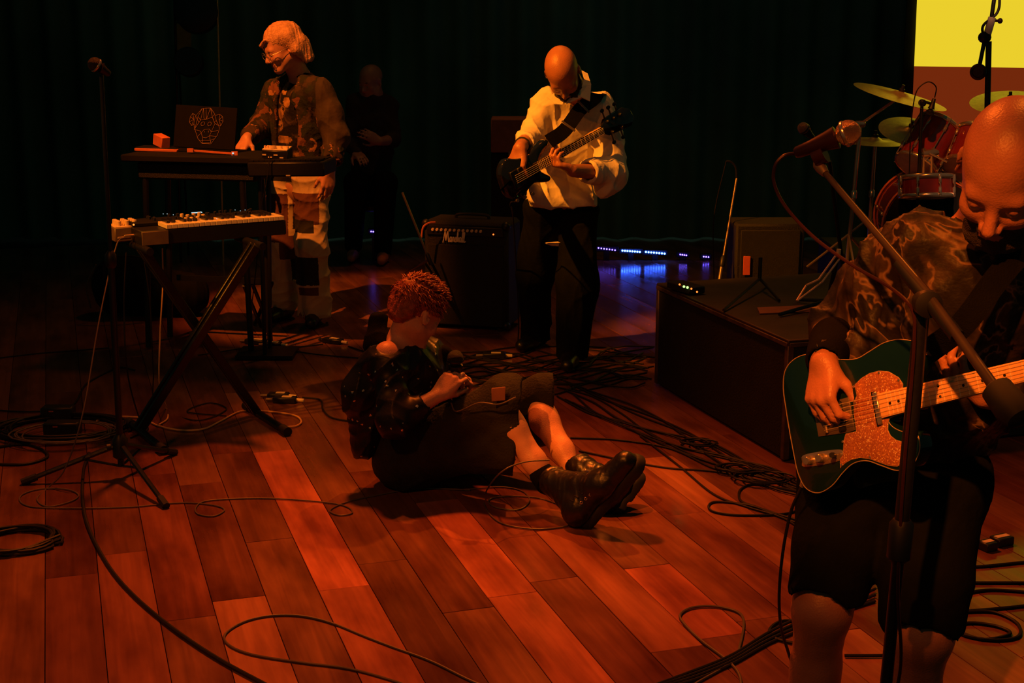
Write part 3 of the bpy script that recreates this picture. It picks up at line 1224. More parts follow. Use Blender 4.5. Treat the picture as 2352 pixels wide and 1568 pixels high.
# ------------------------------------------------------------ left microphone stand
mb_ = fl(280, 1098)
top = P(232, 158, 5.27)
ms, tp, axs = tripod_stand(mb_, 1.6, 'tall thin black microphone stand in front of the keyboard, at far left', hub=0.13, leg=0.5, angs=(), rp=0.0105, top=top)
for (x, y) in ((55, 1106), (380, 1160), (400, 1038)):
    e = fl(x, y, 0.012)
    h = mb_ + axs * 0.14
    lg = B(MB().tube([h, e], [0.011, 0.0095], 8), 'leg', M['blackmetal'], ms)
    dd = nrm(e - h)
    B(MB().tube([e - dd * 0.05, e + dd * 0.008], 0.015, 8), 'rubber_foot', M['rubber'], lg)
    B(MB().tube([mb_ + axs * 0.05, h + (e - h) * 0.4], 0.005, 6), 'brace', M['blackmetal'], ms)
microphone(top + V(0.03, 0, -0.02), P(218, 148, 5.24), 'black microphone clipped on top of the tall left stand')

# ------------------------------------------------------------ synthesizer on X stand
KZ = 0.90
k0 = fl(325, 531, KZ)              # front left top corner
KX = nrm(V(0.855, 0.518, 0))
KY = V(-KX[1], KX[0], 0)
kb = thing('synthesizer', 'compact keyboard synthesizer with cream keys on the X stand', 'keyboard', k0 - UP * 0.07)
KW, KD, KH = 0.63, 0.27, 0.062


def kp(x, y, z):
    return k0 + KX * x + KY * y + UP * z


axk = (KX, KY, UP)
B(MB().box(kp(KW / 2, KD / 2, -KH / 2), (KW, KD, KH), axk, 0.004), 'body', M['black'], kb)
B(MB().box(kp(KW / 2, KD * 0.72, 0.008), (KW - 0.01, KD * 0.52, 0.016), axk, 0.003), 'control_panel', M['blackmatte'], kb)
B(MB().box(kp(0.055, -0.002, -0.032), (0.11, 0.006, 0.055), axk, 0.001), 'front_end_panel', M['beige_panel'], kb)
nwhite = 22
kx0, kx1 = 0.105, KW - 0.008
wk = (kx1 - kx0) / nwhite
wm = None
for i in range(nwhite):
    c = kp(kx0 + wk * (i + 0.5), 0.058, 0.010)
    if wm is None:
        wm = MB().box((0, 0, 0), (wk - 0.0012, 0.118, 0.018), axk, 0.0015).build('white_key', M['keys_white'])
        o = wm
    else:
        o = wm.copy()
        COL.objects.link(o)
    o.parent = kb
    o.location = [float(q) for q in (c - root_loc(kb))]
bm_ = None
for i in range(nwhite - 1):
    if i % 7 in (2, 6):
        continue
    c = kp(kx0 + wk * (i + 1), 0.080, 0.022)
    if bm_ is None:
        bm_ = MB().box((0, 0, 0), (wk * 0.55, 0.075, 0.018), axk, 0.002).build('black_key', M['keys_black'])
        o = bm_
    else:
        o = bm_.copy()
        COL.objects.link(o)
    o.parent = kb
    o.location = [float(q) for q in (c - root_loc(kb))]
for i, (px, py) in enumerate([(418, 497), (431, 499), (445, 496), (458, 494), (427, 506), (440, 505), (454, 503), (467, 498)]):
    c = fl(px, py + 3, KZ + 0.016)
    B(MB().lathe(c, UP, [(0, 0.0085), (0.016, 0.0080), (0.018, 0.006)], 14), 'knob', M['knob_cream'], kb)
rs_ = random.Random(5)
for i in range(26):
    c = kp(0.10 + 0.47 * rs_.random(), KD * (0.52 + 0.42 * rs_.random()), 0.016)
    B(MB().lathe(c, UP, [(0, 0.007), (0.012, 0.0065), (0.013, 0.005)], 10), 'knob', M['black'], kb)
B(MB().box(fl(452, 488, KZ + .02), (0.045, 0.012, 0.004), axk), 'display', M['led_display'], kb)
for (px, py) in [(384, 491), (398, 493), (375, 491), (540, 482), (552, 484), (563, 482), (488, 502), (498, 502), (570, 488)]:
    B(MB().sphere(fl(px, py, KZ + .019), 0.0018, 6), 'indicator_light', M['led_display'], kb)
# little effects box left of the keyboard
eb0 = fl(287, 528, KZ - 0.02)
eb = thing('effects_box', 'small cream-knobbed effects box at the left end of the keyboard', 'effects unit', eb0 - UP * .05)
B(MB().box(eb0 - UP * 0.01, (0.12, 0.12, 0.06), axk, 0.004), 'casing', M['beige_panel'], eb)
B(MB().box(eb0 + UP * 0.021, (0.112, 0.11, 0.004), axk, 0.001), 'top_plate', M['knob_cream'], eb)
for i in range(3):
    for j in range(3):
        c = eb0 + KX * (i - 1) * 0.033 + KY * (j - 1) * 0.03 + UP * 0.023
        B(MB().lathe(c, UP, [(0, 0.011), (0.020, 0.010), (0.022, 0.007)], 12), 'knob', M['knob_cream'], eb)
B(MB().sphere(fl(307, 516, KZ + 0.02), 0.004, 8), 'power_light', M['led_orange'], eb)
for (px, py) in ((315, 540), (300, 545)):
    c = P(px, py, 5.85)
    B(MB().lathe(c, -KX, [(0, 0.007), (0.05, 0.007), (0.055, 0.004)], 10), 'plug', M['steel'], eb)

# X stand
zt = KZ - KH - 0.012
rf = fl(655, 988, 0.02)
lf = fl(372, 1030, 0.02)
xs = thing('keyboard_stand', 'black double X keyboard stand under the compact synthesizer', 'stand', lf * V(1, 1, 0))


def sbar(a, b, w, h, n_):
    d = nrm(b - a)
    L_ = np.linalg.norm(b - a)
    y = nrm(np.cross(d, n_))
    return MB().box((a + b) / 2, (L_, w, h), (d, y, np.cross(d, y)), 0.003)


fd = KY * 0.44
tl_ = fl(335, 574, zt)
tr_ = fl(592, 562, zt)
for off in (0.30, 0.345):
    B(sbar(lf + KY * off, tr_ + KY * (off - 0.30), 0.036, 0.022, KY), 'crossed_leg', M['blackmetal'], xs)
for off in (0.32, 0.365):
    B(sbar(rf + KY * off, tl_ + KY * (off - 0.28), 0.036, 0.022, KY), 'crossed_leg', M['blackmetal'], xs)
for q in (lf, rf):
    ft = B(MB().tube([q, q + fd], 0.017, 12), 'foot_bar', M['blackmetal'], xs)
    for e in (q, q + fd):
        B(MB().tube([e - KY * 0.03, e + KY * 0.03], 0.0205, 12), 'rubber_cap', M['rubber'], ft)
for q in (tl_, tr_):
    B(MB().tube([q - KY * 0.06, q + KY * 0.24], 0.016, 12), 'support_arm', M['blackmetal'], xs)
xc = P(455, 775, 6.04)
B(MB().lathe(xc - KY * 0.05, KY, [(0, 0.008), (0.004, 0.02), (0.02, 0.02), (0.024, 0.010), (0.14, 0.010)], 16), 'pivot', M['blackmetal'], xs)

# ------------------------------------------------------------ laptop table of the standing keyboardist
TZ = 1.052
tA = P(300, 338, 7.45)
tA[2] = TZ
tA[0] -= 0.03
tb = thing('equipment_table', 'dark narrow equipment table holding laptop, mixer and orange card', 'table', V(tA[0] + 0.5, 7.55, 0))
tx = nrm(V(0.97, -0.22, 0))
ty = V(-tx[1], tx[0], 0)
axt = (tx, ty, UP)


def tpnt(x, y, z):
    return V(tA[0], 7.45, 0) + tx * x + ty * y + UP * z


B(MB().box(tpnt(0.37, 0.19, TZ - 0.018), (0.80, 0.38, 0.036), axt, 0.006), 'table_top', M['blackmatte'], tb)
B(MB().box(tpnt(0.37, 0.19, TZ - 0.085), (0.66, 0.30, 0.09), axt, 0.01), 'under_shelf', M['tolex'], tb)
for sx in (0.08, 0.62):
    for sy_ in (0.06, 0.32):
        B(MB().tube([tpnt(sx, sy_, TZ - .04), tpnt(sx + (0.5 - sx) * -0.1, sy_, 0.01)], 0.016, 10), 'leg', M['blackmetal'], tb)
B(MB().box(tpnt(0.35, 0.32, 0.35), (0.50, 0.02, 0.03), axt), 'stretcher', M['blackmetal'], tb)
# flight case / synth in front of the musician
cs = P(672, 383, 7.35)
case = thing('keyboard_case', 'black keyboard lying across the table in front of the standing musician', 'keyboard', cs)
cx_ = nrm(V(0.95, -0.12, 0.02))
cyv = nrm(np.cross(UP, cx_))
axc = (cx_, cyv, np.cross(cx_, cyv))
B(MB().box(cs, (0.40, 0.26, 0.075), axc, 0.008), 'body', M['black'], case)
B(MB().box(cs + axc[2] * 0.040 + cyv * 0.05, (0.36, 0.12, 0.006), axc, 0.002), 'control_panel', M['blackmatte'], case)
for i in range(14):
    B(MB().box(cs + cx_ * (-0.18 + 0.027 * i) - cyv * 0.075 + axc[2] * 0.043, (0.025, 0.09, 0.010), axc, 0.001), 'key', M['blackmatte'], case)
B(MB().box(P(662, 403, 7.20), (0.022, 0.008, 0.005), axc), 'name_plate', M['label_cream'], case)
for sy_ in (-0.07, 0.09):
    B(MB().tube([cs - cx_ * 0.155 + cyv * sy_ - axc[2] * 0.03, V((cs - cx_ * 0.17)[0], cs[1] + sy_, 0.012)], 0.011, 8), 'stand_leg', M['blackmetal'], case)
B(MB().box(V((cs - cx_ * 0.17)[0], cs[1] + 0.01, 0.012), (0.30, 0.24, 0.02)), 'stand_base', M['blackmetal'], case)
# laptop
lp = P(483, 345, 7.42)
lap = thing('laptop', 'open black laptop with a wireframe ape head sticker on its lid', 'laptop', lp)
la, lb, lc_, ld = P(405, 240, 7.70), P(545, 248, 7.60), P(538, 344, 7.53), P(398, 336, 7.63)
lx = nrm(lb - la)
ly = nrm(la - ld)
ln = nrm(np.cross(lx, ly))
q4 = [ld, lc_, lb, la]
MB().add(q4 + [p - ln * 0.012 for p in q4], [(0, 1, 2, 3), (7, 6, 5, 4), (0, 4, 5, 1), (1, 5, 6, 2), (2, 6, 7, 3), (3, 7, 4, 0)]).build('lid', M['lid'], lap)
bb = [ld + V(0, .0, -.005), lc_ + V(0, 0, -.005), lc_ + V(.02, .24, -.02), ld + V(.02, .24, -.02)]
MB().add(bb + [p - UP * 0.018 for p in bb], [(0, 1, 2, 3), (7, 6, 5, 4), (0, 4, 5, 1), (1, 5, 6, 2), (2, 6, 7, 3), (3, 7, 4, 0)]).build('base', M['black'], lap)
n3 = lambda x, y: ld + (P(180 + x / 3.015, y / 3.015, 7.62) - ld) - ln * np.dot(P(180 + x / 3.015, y / 3.015, 7.62) - ld, ln) + (ln if ln[1] < 0 else -ln) * 0.004
poly = [
    [(840, 740), (905, 742), (945, 790), (965, 840), (990, 880), (1000, 900), (990, 950), (950, 1012), (880, 1005), (840, 965), (805, 895), (790, 850), (795, 795), (840, 740)],
    [(795, 790), (770, 772), (755, 795), (752, 835), (775, 865), (795, 855)], [(755, 795), (785, 820), (752, 835)], [(770, 772), (785, 820), (775, 865)],
    [(955, 800), (985, 795), (1010, 815), (1020, 850), (1005, 883), (990, 880)], [(985, 795), (987, 835), (1020, 850)], [(1010, 815), (987, 835), (1005, 883)],
    [(800, 895), (830, 845), (840, 828), (885, 825), (930, 812), (950, 850), (958, 862), (990, 880)],
    [(840, 740), (815, 800), (840, 828), (850, 742)], [(850, 742), (865, 820), (885, 825), (905, 742)], [(870, 742), (885, 825)], [(905, 742), (930, 812), (945, 790)],
    [(795, 795), (830, 845)], [(815, 800), (805, 895)], [(965, 840), (950, 850)],
    [(800, 895), (850, 910), (860, 925), (835, 950)], [(860, 925), (880, 900), (920, 900), (938, 922), (930, 950), (905, 965), (875, 958), (860, 925)],
    [(938, 922), (990, 915)], [(958, 862), (938, 922)], [(930, 950), (985, 960)], [(875, 958), (880, 982)], [(930, 950), (940, 985)],
    [(878, 982), (940, 985), (948, 1005), (880, 1002), (878, 982)], [(855, 1000 - 15), (878, 982)], [(940, 985), (975, 975)],
    [(885, 910), (882, 925)], [(912, 910), (918, 925)]]
for cxx, cyy in ((862, 857), (915, 862)):
    poly.append([(cxx + 15 * math.cos(a * 0.785), cyy + 15 * math.sin(a * 0.785)) for a in range(9)])
m = MB()
for pl in poly:
    for i in range(len(pl) - 1):
        m.tube([n3(*pl[i]), n3(*pl[i + 1])], 0.0011, 5)
em = m.build('ape_head_sticker', mat('sticker_line', (0.26, 0.14, 0.06), 0.6), lap)
st = thing('laptop_stand', 'low metal laptop shelf at the front of the equipment table', 'stand', P(485, 350, 7.33))
B(MB().box(P(487, 349, 7.47), (0.27, 0.02, 0.008), (nrm(P(545, 352, 7.4) - P(430, 343, 7.5)), V(0, 1, 0), UP)), 'front_rail', M['orange_card'], st)
B(MB().box(P(437, 345, 7.49), (0.032, 0.012, 0.02)), 'bracket', M['orange_card'], st)
B(MB().box(P(539, 352, 7.42), (0.032, 0.012, 0.02)), 'bracket', M['orange_card'], st)
B(MB().sphere(P(535, 352, 7.41), 0.005, 8), 'lit_button', M['led_display'], st)
# orange booklet and folded card
bk = P(367, 333, 7.68)
bk[2] = TZ + 0.0145
book = thing('book', 'flat orange book lying at the left end of the equipment table', 'book', bk)
B(MB().box(bk - UP * 0.006, (0.235, 0.14, 0.016), (nrm(V(1, -0.1, -0.02)), nrm(V(0.1, 1, 0)), UP), 0.003), 'cover', M['orange_card'], book)
B(MB().box(bk + UP * 0.004, (0.225, 0.13, 0.006), (nrm(V(1, -0.1, -0.02)), nrm(V(0.1, 1, 0)), UP), 0.001), 'upper_booklet', M['black'], book)
cd = P(370, 305, 7.66)
cd[2] = bk[2] + 0.040
cdx = nrm(P(387, 312, 7.4) - P(354, 296, 7.5))
B(MB().box(cd, (0.090, 0.05, 0.058), (cdx, nrm(np.cross(UP, cdx)), np.cross(cdx, nrm(np.cross(UP, cdx)))), 0.002), 'folded_card', M['orange_card'], None, loc=cd)
tag(bpy.data.objects['folded_card'], 'small orange folded card box tilted on the flat orange book', 'box')
# small mixer
mx = P(637, 354, 7.33)
mix = thing('mixer', 'small black mixer with cream top edge and knobs before the musician', 'mixer', mx)
mxa = (nrm(V(1, -0.1, -0.03)), nrm(V(0.1, 1, 0.1)), nrm(V(0, -0.1, 1)))
B(MB().box(mx, (0.135, 0.10, 0.055), mxa, 0.004), 'casing', M['black'], mix)
B(MB().box(mx + UP * 0.031, (0.130, 0.10, 0.006), mxa, 0.001), 'top_plate', M['label_cream'], mix)
for i, (dx_, rr) in enumerate(((-0.055, 0.006), (-0.012, 0.017), (0.030, 0.006), (0.062, 0.007), (-0.04, .005))):
    B(MB().lathe(mx + mxa[0] * dx_ - mxa[1] * 0.03 + UP * 0.034, UP, [(0, rr), (0.014, rr * 0.95)], 12), 'knob', M['knob_cream'], mix)
for i in range(4):
    B(MB().box(mx + mxa[0] * (-0.055 + 0.03 * i) - mxa[1] * 0.052 + UP * (0.005 - 0.012 * (i % 2)), (0.02, 0.003, 0.006), mxa), 'button', M['label_cream'], mix)

# ------------------------------------------------------------ PEOPLE
def foot(F, ankle, d, s=1.0, r=0.04, sole=0.0):
    d = nrm(V(d[0], d[1], 0))
    a = np.array(ankle, float)
    b = V(a[0], a[1], 0.045 + sole) - d * 0.04
    F.cone(a, b, r, r * 0.95, 0.02)
    F.cone(b, b + d * 0.10 * s + V(0, 0, -0.0), r * 0.95, r * 0.98, 0.02)
    F.cone(b + d * 0.10 * s, b + d * 0.20 * s - UP * 0.008, r * 0.95, r * 0.75, 0.02)
    F.cut(V(0, 0, 0.004 + sole), -UP, b - 0.4, b + 0.4)


# ---- standing keyboardist ------------------------------------------------
hk = Head(P(648, 112, 8.10), V(-0.80, -0.50, -0.40), V(-0.28, -0.15, 1), 1.02)
sR, sL = P(634, 212, 8.30), P(732, 210, 8.08)
hR, hL = P(656, 415, 8.30), P(716, 415, 8.16)
nkb = P(690, 178, 8.20)
eR, wR = P(598, 290, 8.28), P(566, 318, 8.02)
eL, wL = P(772, 312, 8.04), P(757, 392, 7.96)
kR, kL = P(652, 560, 8.24), P(716, 562, 8.08)
aR, aL = P(650, 690, 8.30), P(722, 706, 8.16)
lo, hi = bounds([hk.c + .2, hk.c - .2, sR, sL, wR, wL, aR * V(1, 1, 0), aL, hL], 0.16)
F = Field(lo, hi, 0.006)
hk.add(F, nkb)
torso(F, sR, sL, hR, hL, nkb, -0.012)
F.chain([sR, eR, wR], [0.05, 0.042, 0.028], 0.02)
F.chain([sL, eL, wL], [0.05, 0.043, 0.029], 0.02)
hand(F, wR, nrm(V(-0.25, -0.6, -0.55)), V(-0.3, -0.5, 0.8), -1, [(0.3, 0.5, 0.3)] * 4, 1.0)
hand(F, wL, nrm(V(-0.14, -0.02, -1)), V(0.55, -0.8, 0), 1, [(0.15, 0.35, 0.3), (0.2, 0.4, 0.3), (0.25, 0.45, 0.3), (0.3, 0.45, 0.3)], 1.05, thumb=(0.5, 0.5))
F.chain([hR, kR, aR], [0.085, 0.055, 0.042], 0.03)
F.chain([hL, kL, aL], [0.085, 0.055, 0.042], 0.03)
k_root = F.build('person', [M['skin'], M['eye'], M['lips'], M['hair_grey']], None, hk.paints(), loc=V(float(hR[0] + hL[0]) / 2, 8.2, 0))
tag(k_root, 'long pale-haired person in patched jacket and cream trousers standing at the laptop table', 'person')
hk.brows(k_root, M['hair_grey'])
# hair
F = Field(hk.c - 0.26, hk.c + 0.22, 0.005)
F.ell(hk.w(0, -0.022, 0.055), (0.089, 0.108, 0.093), hk.ax, 0.02)
for q in (-1, 1):
    F.chain([hk.w(q * 0.07, -0.03, 0.06), hk.w(q * 0.085, -0.04, -0.02), hk.w(q * 0.078, -0.075, -0.10)], [0.035, 0.028, 0.018], 0.03)
F.chain([hk.w(0, -0.085, 0.06), hk.w(0, -0.105, -0.03), hk.w(0, -0.125, -0.10)], [0.055, 0.055, 0.035], 0.03)
F.chain([hk.w(-.05, -0.085, 0.0), hk.w(-.05, -0.105, -0.09)], [0.045, 0.03], 0.03)
F.chain([hk.w(.05, -0.085, 0.0), hk.w(.05, -0.105, -0.09)], [0.045, 0.03], 0.03)
F.ell(hk.w(0, 0.10, -0.02), (0.062, 0.05, 0.082), hk.ax, 0.015, 'sub')
F.chain([hk.w(-0.03, 0.085, 0.085), hk.w(0.02, 0.098, 0.06), hk.w(0.05, 0.085, 0.03)], [0.012, 0.009, 0.006], 0.02)
F.folds(0.0022, 70, 3, (1, 1, 0.3))
F.build('hair', M['hair_grey'], k_root)
# glasses
m = MB()
for q in (-1, 1):
    m.ring(hk.w(q * 0.032, 0.103, -0.002), hk.y, 0.022, 0.0016, 20, 6)
    m.tube([hk.w(q * 0.054, 0.100, 0.002), hk.w(q * 0.078, 0.06, 0.004), hk.w(q * 0.082, -0.01, 0.006)], 0.0014, 6)
m.tube([hk.w(-0.011, 0.106, 0.0), hk.w(0.011, 0.106, 0.0)], 0.0016, 6)
B(m, 'glasses', M['chrome'], k_root)
# tee
F = Field(*bounds([sR, sL, hR, hL, nkb], 0.2), 0.007)
torso(F, sR, sL, hR + V(0, 0, .04), hL + V(0, 0, .04), nkb - V(0, 0, .03), 0.004)
F.cut(nkb + V(-.02, -.02, -0.02), nrm(V(0, -0.25, 1)))
F.cut((hR + hL) / 2 + UP * -0.0, -UP)
F.folds(0.003, 30, 4)
F.build('t_shirt', [M['band_tee'], M['tee_print']], k_root, [(in_ell(P(x_, y_, 8.1), (rx_, 0.25, rz_)), 1) for x_, y_, rx_, rz_ in ((650, 205, .018, .035), (657, 235, .022, .030), (641, 262, .020, .030), (637, 284, .022, .014), (648, 322, .055, .022), (628, 326, .03, .018))])
# jacket
F = Field(*bounds([sR, sL, hR, hL, nkb, eR, wR, eL, wL], 0.17), 0.006)
fw, up_, lat_, sm_, hm_ = torso(F, sR, sL, hR + UP * 0.02, hL + UP * 0.02, nkb - UP * 0.02, 0.026, chest=0.165, waist=0.155, hip=0.16)
fwk = fw if fw[1] < 0 else -fw
F.chain([sR, eR + V(0.01, 0, 0.0), eR + (wR - eR) * 0.72], [0.072, 0.070, 0.062], 0.03)
F.chain([sL, (sL + eL) / 2 + V(0.01, 0, 0), eL, eL + (wL - eL) * 0.60], [0.074, 0.080, 0.078, 0.064], 0.03)
F.cone(eL + (wL - eL) * 0.50, eL + (wL - eL) * 0.62, 0.068, 0.066, 0.01)
f0 = nkb + fwk * 0.10 - UP * 0.02
f1 = P(655, 400, 8.12)
F.cone(f0, (f0 + f1) / 2, 0.050, 0.080, 0.010, (fwk, 1.1), 'sub')
F.cone((f0 + f1) / 2, f1 - UP * 0.1, 0.080, 0.090, 0.010, (fwk, 1.1), 'sub')
F.cone(eL + (wL - eL) * 0.75, wL, 0.05, 0.05, 0.005, None, 'sub')
F.cut(hm_ + UP * 0.035, nrm(V(0.05, 0, -1)), sm_ - V(.28, .3, .8), hm_ + V(.125, .3, .2))
F.ell(nkb + UP * 0.03, (0.062, 0.062, 0.09), None, 0.01, 'sub')
for q in (0, 1):   # collar
    s_ = (-lat_ if q else lat_)
F.folds(0.0045, 30, 9)
slv = lambda p: ((p - (sL + eL) / 2) @ nrm(V(1, -0.2, 0)) > -0.045)
F.build('jacket', [M['jacket_denim'], M['sleeve_olive']], k_root, [(slv, 1)])
# turned back cuff, collar
F = Field(*bounds([eL, wL], 0.12), 0.005)
cd0 = nrm(wL - eL)
F.cone(eL + cd0 * 0.085, eL + cd0 * 0.125, 0.070, 0.066, 0.01)
F.cone(eL + cd0 * 0.10, eL + cd0 * 0.22, 0.046, 0.046, 0.004, None, 'sub')
F.folds(0.005, 50, 2, (1, 1, 1.2))
F.build('cuff', M['jacket_denim'], k_root)
# trousers
F = Field(*bounds([hR, hL, kR, kL, aR, aL * V(1, 1, 0)], 0.18), 0.006)
ht = (hR + hL) / 2
F.cone(hR + UP * 0.03, hL + UP * 0.03, 0.105, 0.105, 0.04)
F.chain([hR, kR, aR - UP * 0.03], [0.115, 0.100, 0.098], 0.03)
F.chain([hL, kL, aL - UP * 0.05], [0.112, 0.098, 0.110], 0.03)
F.cut(ht + UP * 0.10, UP)
F.cut(aL - UP * 0.05, nrm(V(0.0, 0.12, -1)), aL - V(.115, .25, .3), aL + V(.3, .25, .2))
F.cut(aR - UP * 0.045, nrm(V(-0.25, 0.1, -1)), aR - V(.3, .25, .3), aR + V(.10, .25, .2))
F.cone(aL + UP * 0.03, aL - UP * 0.15, 0.082, 0.09, 0.005, None, 'sub')
F.folds(0.007, 18, 21, (1, 1, 0.9))


def pxbox(x0, y0, x1, y1):
    def f(p):
        dep = p[:, 1] * CP - (p[:, 2] - H_CAM) * SP
        return p
    a = P(x0, y1, 8.1)
    b = P(x1, y0, 8.1)

    def g(p):
        return (p[:, 0] > a[0]) & (p[:, 0] < b[0]) & (p[:, 2] > a[2]) & (p[:, 2] < b[2]) & (p[:, 1] < 8.36)
    return g


F.build('trousers', [M['trouser_patch'], M['patch_brown'], M['patch_dark']], k_root,
        [(pxbox(668, 442, 735, 512), 1), (pxbox(590, 450, 655, 560), 1), (pxbox(668, 502, 726, 530), 2), (pxbox(665, 585, 735, 650), 2),
         (pxbox(640, 545, 672, 600), 1), (pxbox(560, 395, 668, 420), 2), (pxbox(690, 655, 735, 675), 1)])
for a_, d_ in ((aR, V(-0.4, -1, 0)), (aL, V(0.0, -1, 0))):
    F = Field(V(a_[0], a_[1], 0.06) - V(.2, .32, .07), V(a_[0], a_[1], .15) + V(.2, .2, .06), 0.006)
    foot(F, a_ * V(1, 1, 0) + UP * 0.11, d_, 1.0, 0.045)
    F.build('shoe', M['shoe_black'], k_root)

# ---- bass player ----------------------------------------------------------
hb = Head(P(1293, 168, 6.93), V(0.02, -0.52, -0.86), V(-0.22, -0.75, 0.55), 1.03)
sR, sL = P(1254, 232, 7.12), P(1380, 250, 7.22)
hR, hL = P(1248, 478, 7.24), P(1328, 478, 7.28)
nkb = P(1325, 216, 7.14)
eR, wR = P(1226, 302, 7.05), P(1194, 340, 6.74)
eL, wL = P(1400, 395, 7.06), P(1316, 392, 6.80)
fR, fL_ = fl(1232, 795), fl(1312, 838)
aR, aL = fR + UP * 0.09, fL_ + UP * 0.09
kR, kL = (hR + aR) / 2 + V(-0.03, -0.06, 0), (hL + aL) / 2 + V(0.01, -0.06, 0)
lo, hi = bounds([hb.c + .2, hb.c - .2, sR, sL, wR, wL, fR, fL_, wR + V(-.1, -.15, -.15)], 0.12)
F = Field(lo, hi, 0.006)
hb.add(F, nkb, 0.058)
torso(F, sR, sL, hR, hL, nkb, -0.012)
F.chain([sR, eR, wR], [0.05, 0.045, 0.031], 0.02)
F.chain([sL, eL, wL], [0.05, 0.045, 0.031], 0.02)
hand(F, wR, nrm(V(-0.12, -0.25, -0.85)), V(-0.55, -0.75, 0.3), 1, [(0.35, 0.5, 0.3), (0.45, 0.5, 0.3), (0.55, 0.55, 0.3), (0.6, 0.6, 0.3)], 1.12, thumb=(0.8, 0.2))
hand(F, wL, nrm(V(-0.85, -0.25, 0.35)), V(-0.2, -0.15, -0.9), -1, [(0.7, 0.8, 0.5), (0.8, 0.8, 0.5), (0.8, 0.9, 0.5), (0.9, 0.9, 0.5)], 1.08, thumb=(0.6, 0.4))
F.chain([hR, kR, aR], [0.085, 0.055, 0.042], 0.03)
F.chain([hL, kL, aL], [0.085, 0.055, 0.042], 0.03)
b_root = F.build('person', [M['skin2'], M['eye'], M['lips'], M['stubble']], None, hb.paints(beard=3), loc=V(float(hR[0] + hL[0]) / 2, 7.25, 0))
tag(b_root, 'bald bearded person in cream shirt, head bowed, playing a black bass guitar', 'person')
hb.brows(b_root, M['stubble'])
# beard volume
F = Field(hb.c - 0.2, hb.c + 0.2, 0.005)
F.ell(hb.w(0, 0.055, -0.098), (0.064, 0.050, 0.045), hb.ax, 0.02)
for q in (-1, 1):
    F.chain([hb.w(q * 0.064, 0.005, -0.02), hb.w(q * 0.058, 0.03, -0.075)], [0.012, 0.022], 0.02)
F.ell(hb.w(0, 0.105, -0.062), (0.024, 0.03, 0.010), hb.ax, 0.008, 'sub')
F.folds(0.004, 90, 5, (1, 1, .5))
F.build('beard', M['stubble'], b_root)
# shirt
pts = [sR, sL, hR, hL, nkb, eR, wR, eL, wL]
F = Field(*bounds(pts, 0.19), 0.0055)
fw, up_, lat_, sm_, hm_ = torso(F, sR, sL, hR - UP * 0.03, hL - UP * 0.03, nkb - UP * 0.015, 0.018, chest=0.165, waist=0.158, hip=0.178, depth=0.76)
fwb = fw if fw[1] < 0 else -fw
F.chain([sR, eR + V(-.005, 0, -0.01), eR + (wR - eR) * 0.80], [0.070, 0.072, 0.050], 0.03)
F.chain([sL, (sL + eL) / 2 + V(.02, -.01, 0), eL + V(0.01, 0, -.01), eL + (wL - eL) * 0.45, eL + (wL - eL) * 0.62], [0.078, 0.084, 0.090, 0.072, 0.050], 0.03)
F.ell(eL + V(-0.02, -0.03, -0.075), (0.07, 0.07, 0.055), None, 0.03)
F.ell(P(1228, 445, 7.10), (0.05, 0.05, 0.07), None, 0.05)
F.chain([P(1262, 462, 7.17), P(1325, 462, 7.2)], [0.105, 0.105], 0.05)
F.cut(P(1300, 482, 7.0), nrm(V(0.04, -0.1, -1)), P(1180, 500, 6.6) - V(0, 0, .2), P(1420, 450, 7.6))

F.ell(nkb + UP * 0.05 + fwb * 0.02, (0.066, 0.070, 0.10), None, 0.01, 'sub')
F.cone(nkb + fwb * 0.10 - UP * 0.03, nkb + fwb * 0.19 - UP * 0.13 - lat_ * 0.0, 0.035, 0.012, 0.01, None, 'sub')
F.cone(eR + (wR - eR) * 0.75, wR, 0.038, 0.04, 0.004, None, 'sub')
F.cone(eL + (wL - eL) * 0.52, wL, 0.038, 0.04, 0.004, None, 'sub')
F.folds(0.008, 17, 31, (1, 1, 0.6))
F.folds(0.0018, 50, 32)
F.build('shirt', M['shirt_white'], b_root)
# collar
m = MB()
ca, cb = nkb + UP * 0.075 + lat_ * 0.055, P(1352, 232, 7.04)
lx_ = lat_ if lat_[0] > 0 else -lat_
m.add([P(1336, 163, 7.12), P(1349, 170, 7.12), P(1357, 195, 7.06), P(1354, 233, 6.98), P(1336, 224, 6.96), P(1318, 232, 6.95), P(1298, 240, 6.93),
       P(1304, 230, 6.94), P(1322, 214, 6.97), P(1336, 198, 7.02), P(1341, 180, 7.08)],
      [(0, 1, 10), (10, 1, 2, 9), (9, 2, 3, 4), (9, 4, 8), (8, 4, 5), (8, 5, 7), (7, 5, 6)])
m.add([nkb - lx_ * 0.07 + UP * 0.03 + fwb * .05, P(1256, 222, 6.98), P(1275, 238, 6.92), P(1292, 240, 6.92)], [(0, 1, 2, 3)])
co = m.build('collar', M['shirt_white'], b_root)
md = co.modifiers.new('solid', 'SOLIDIFY')
md.thickness = 0.004
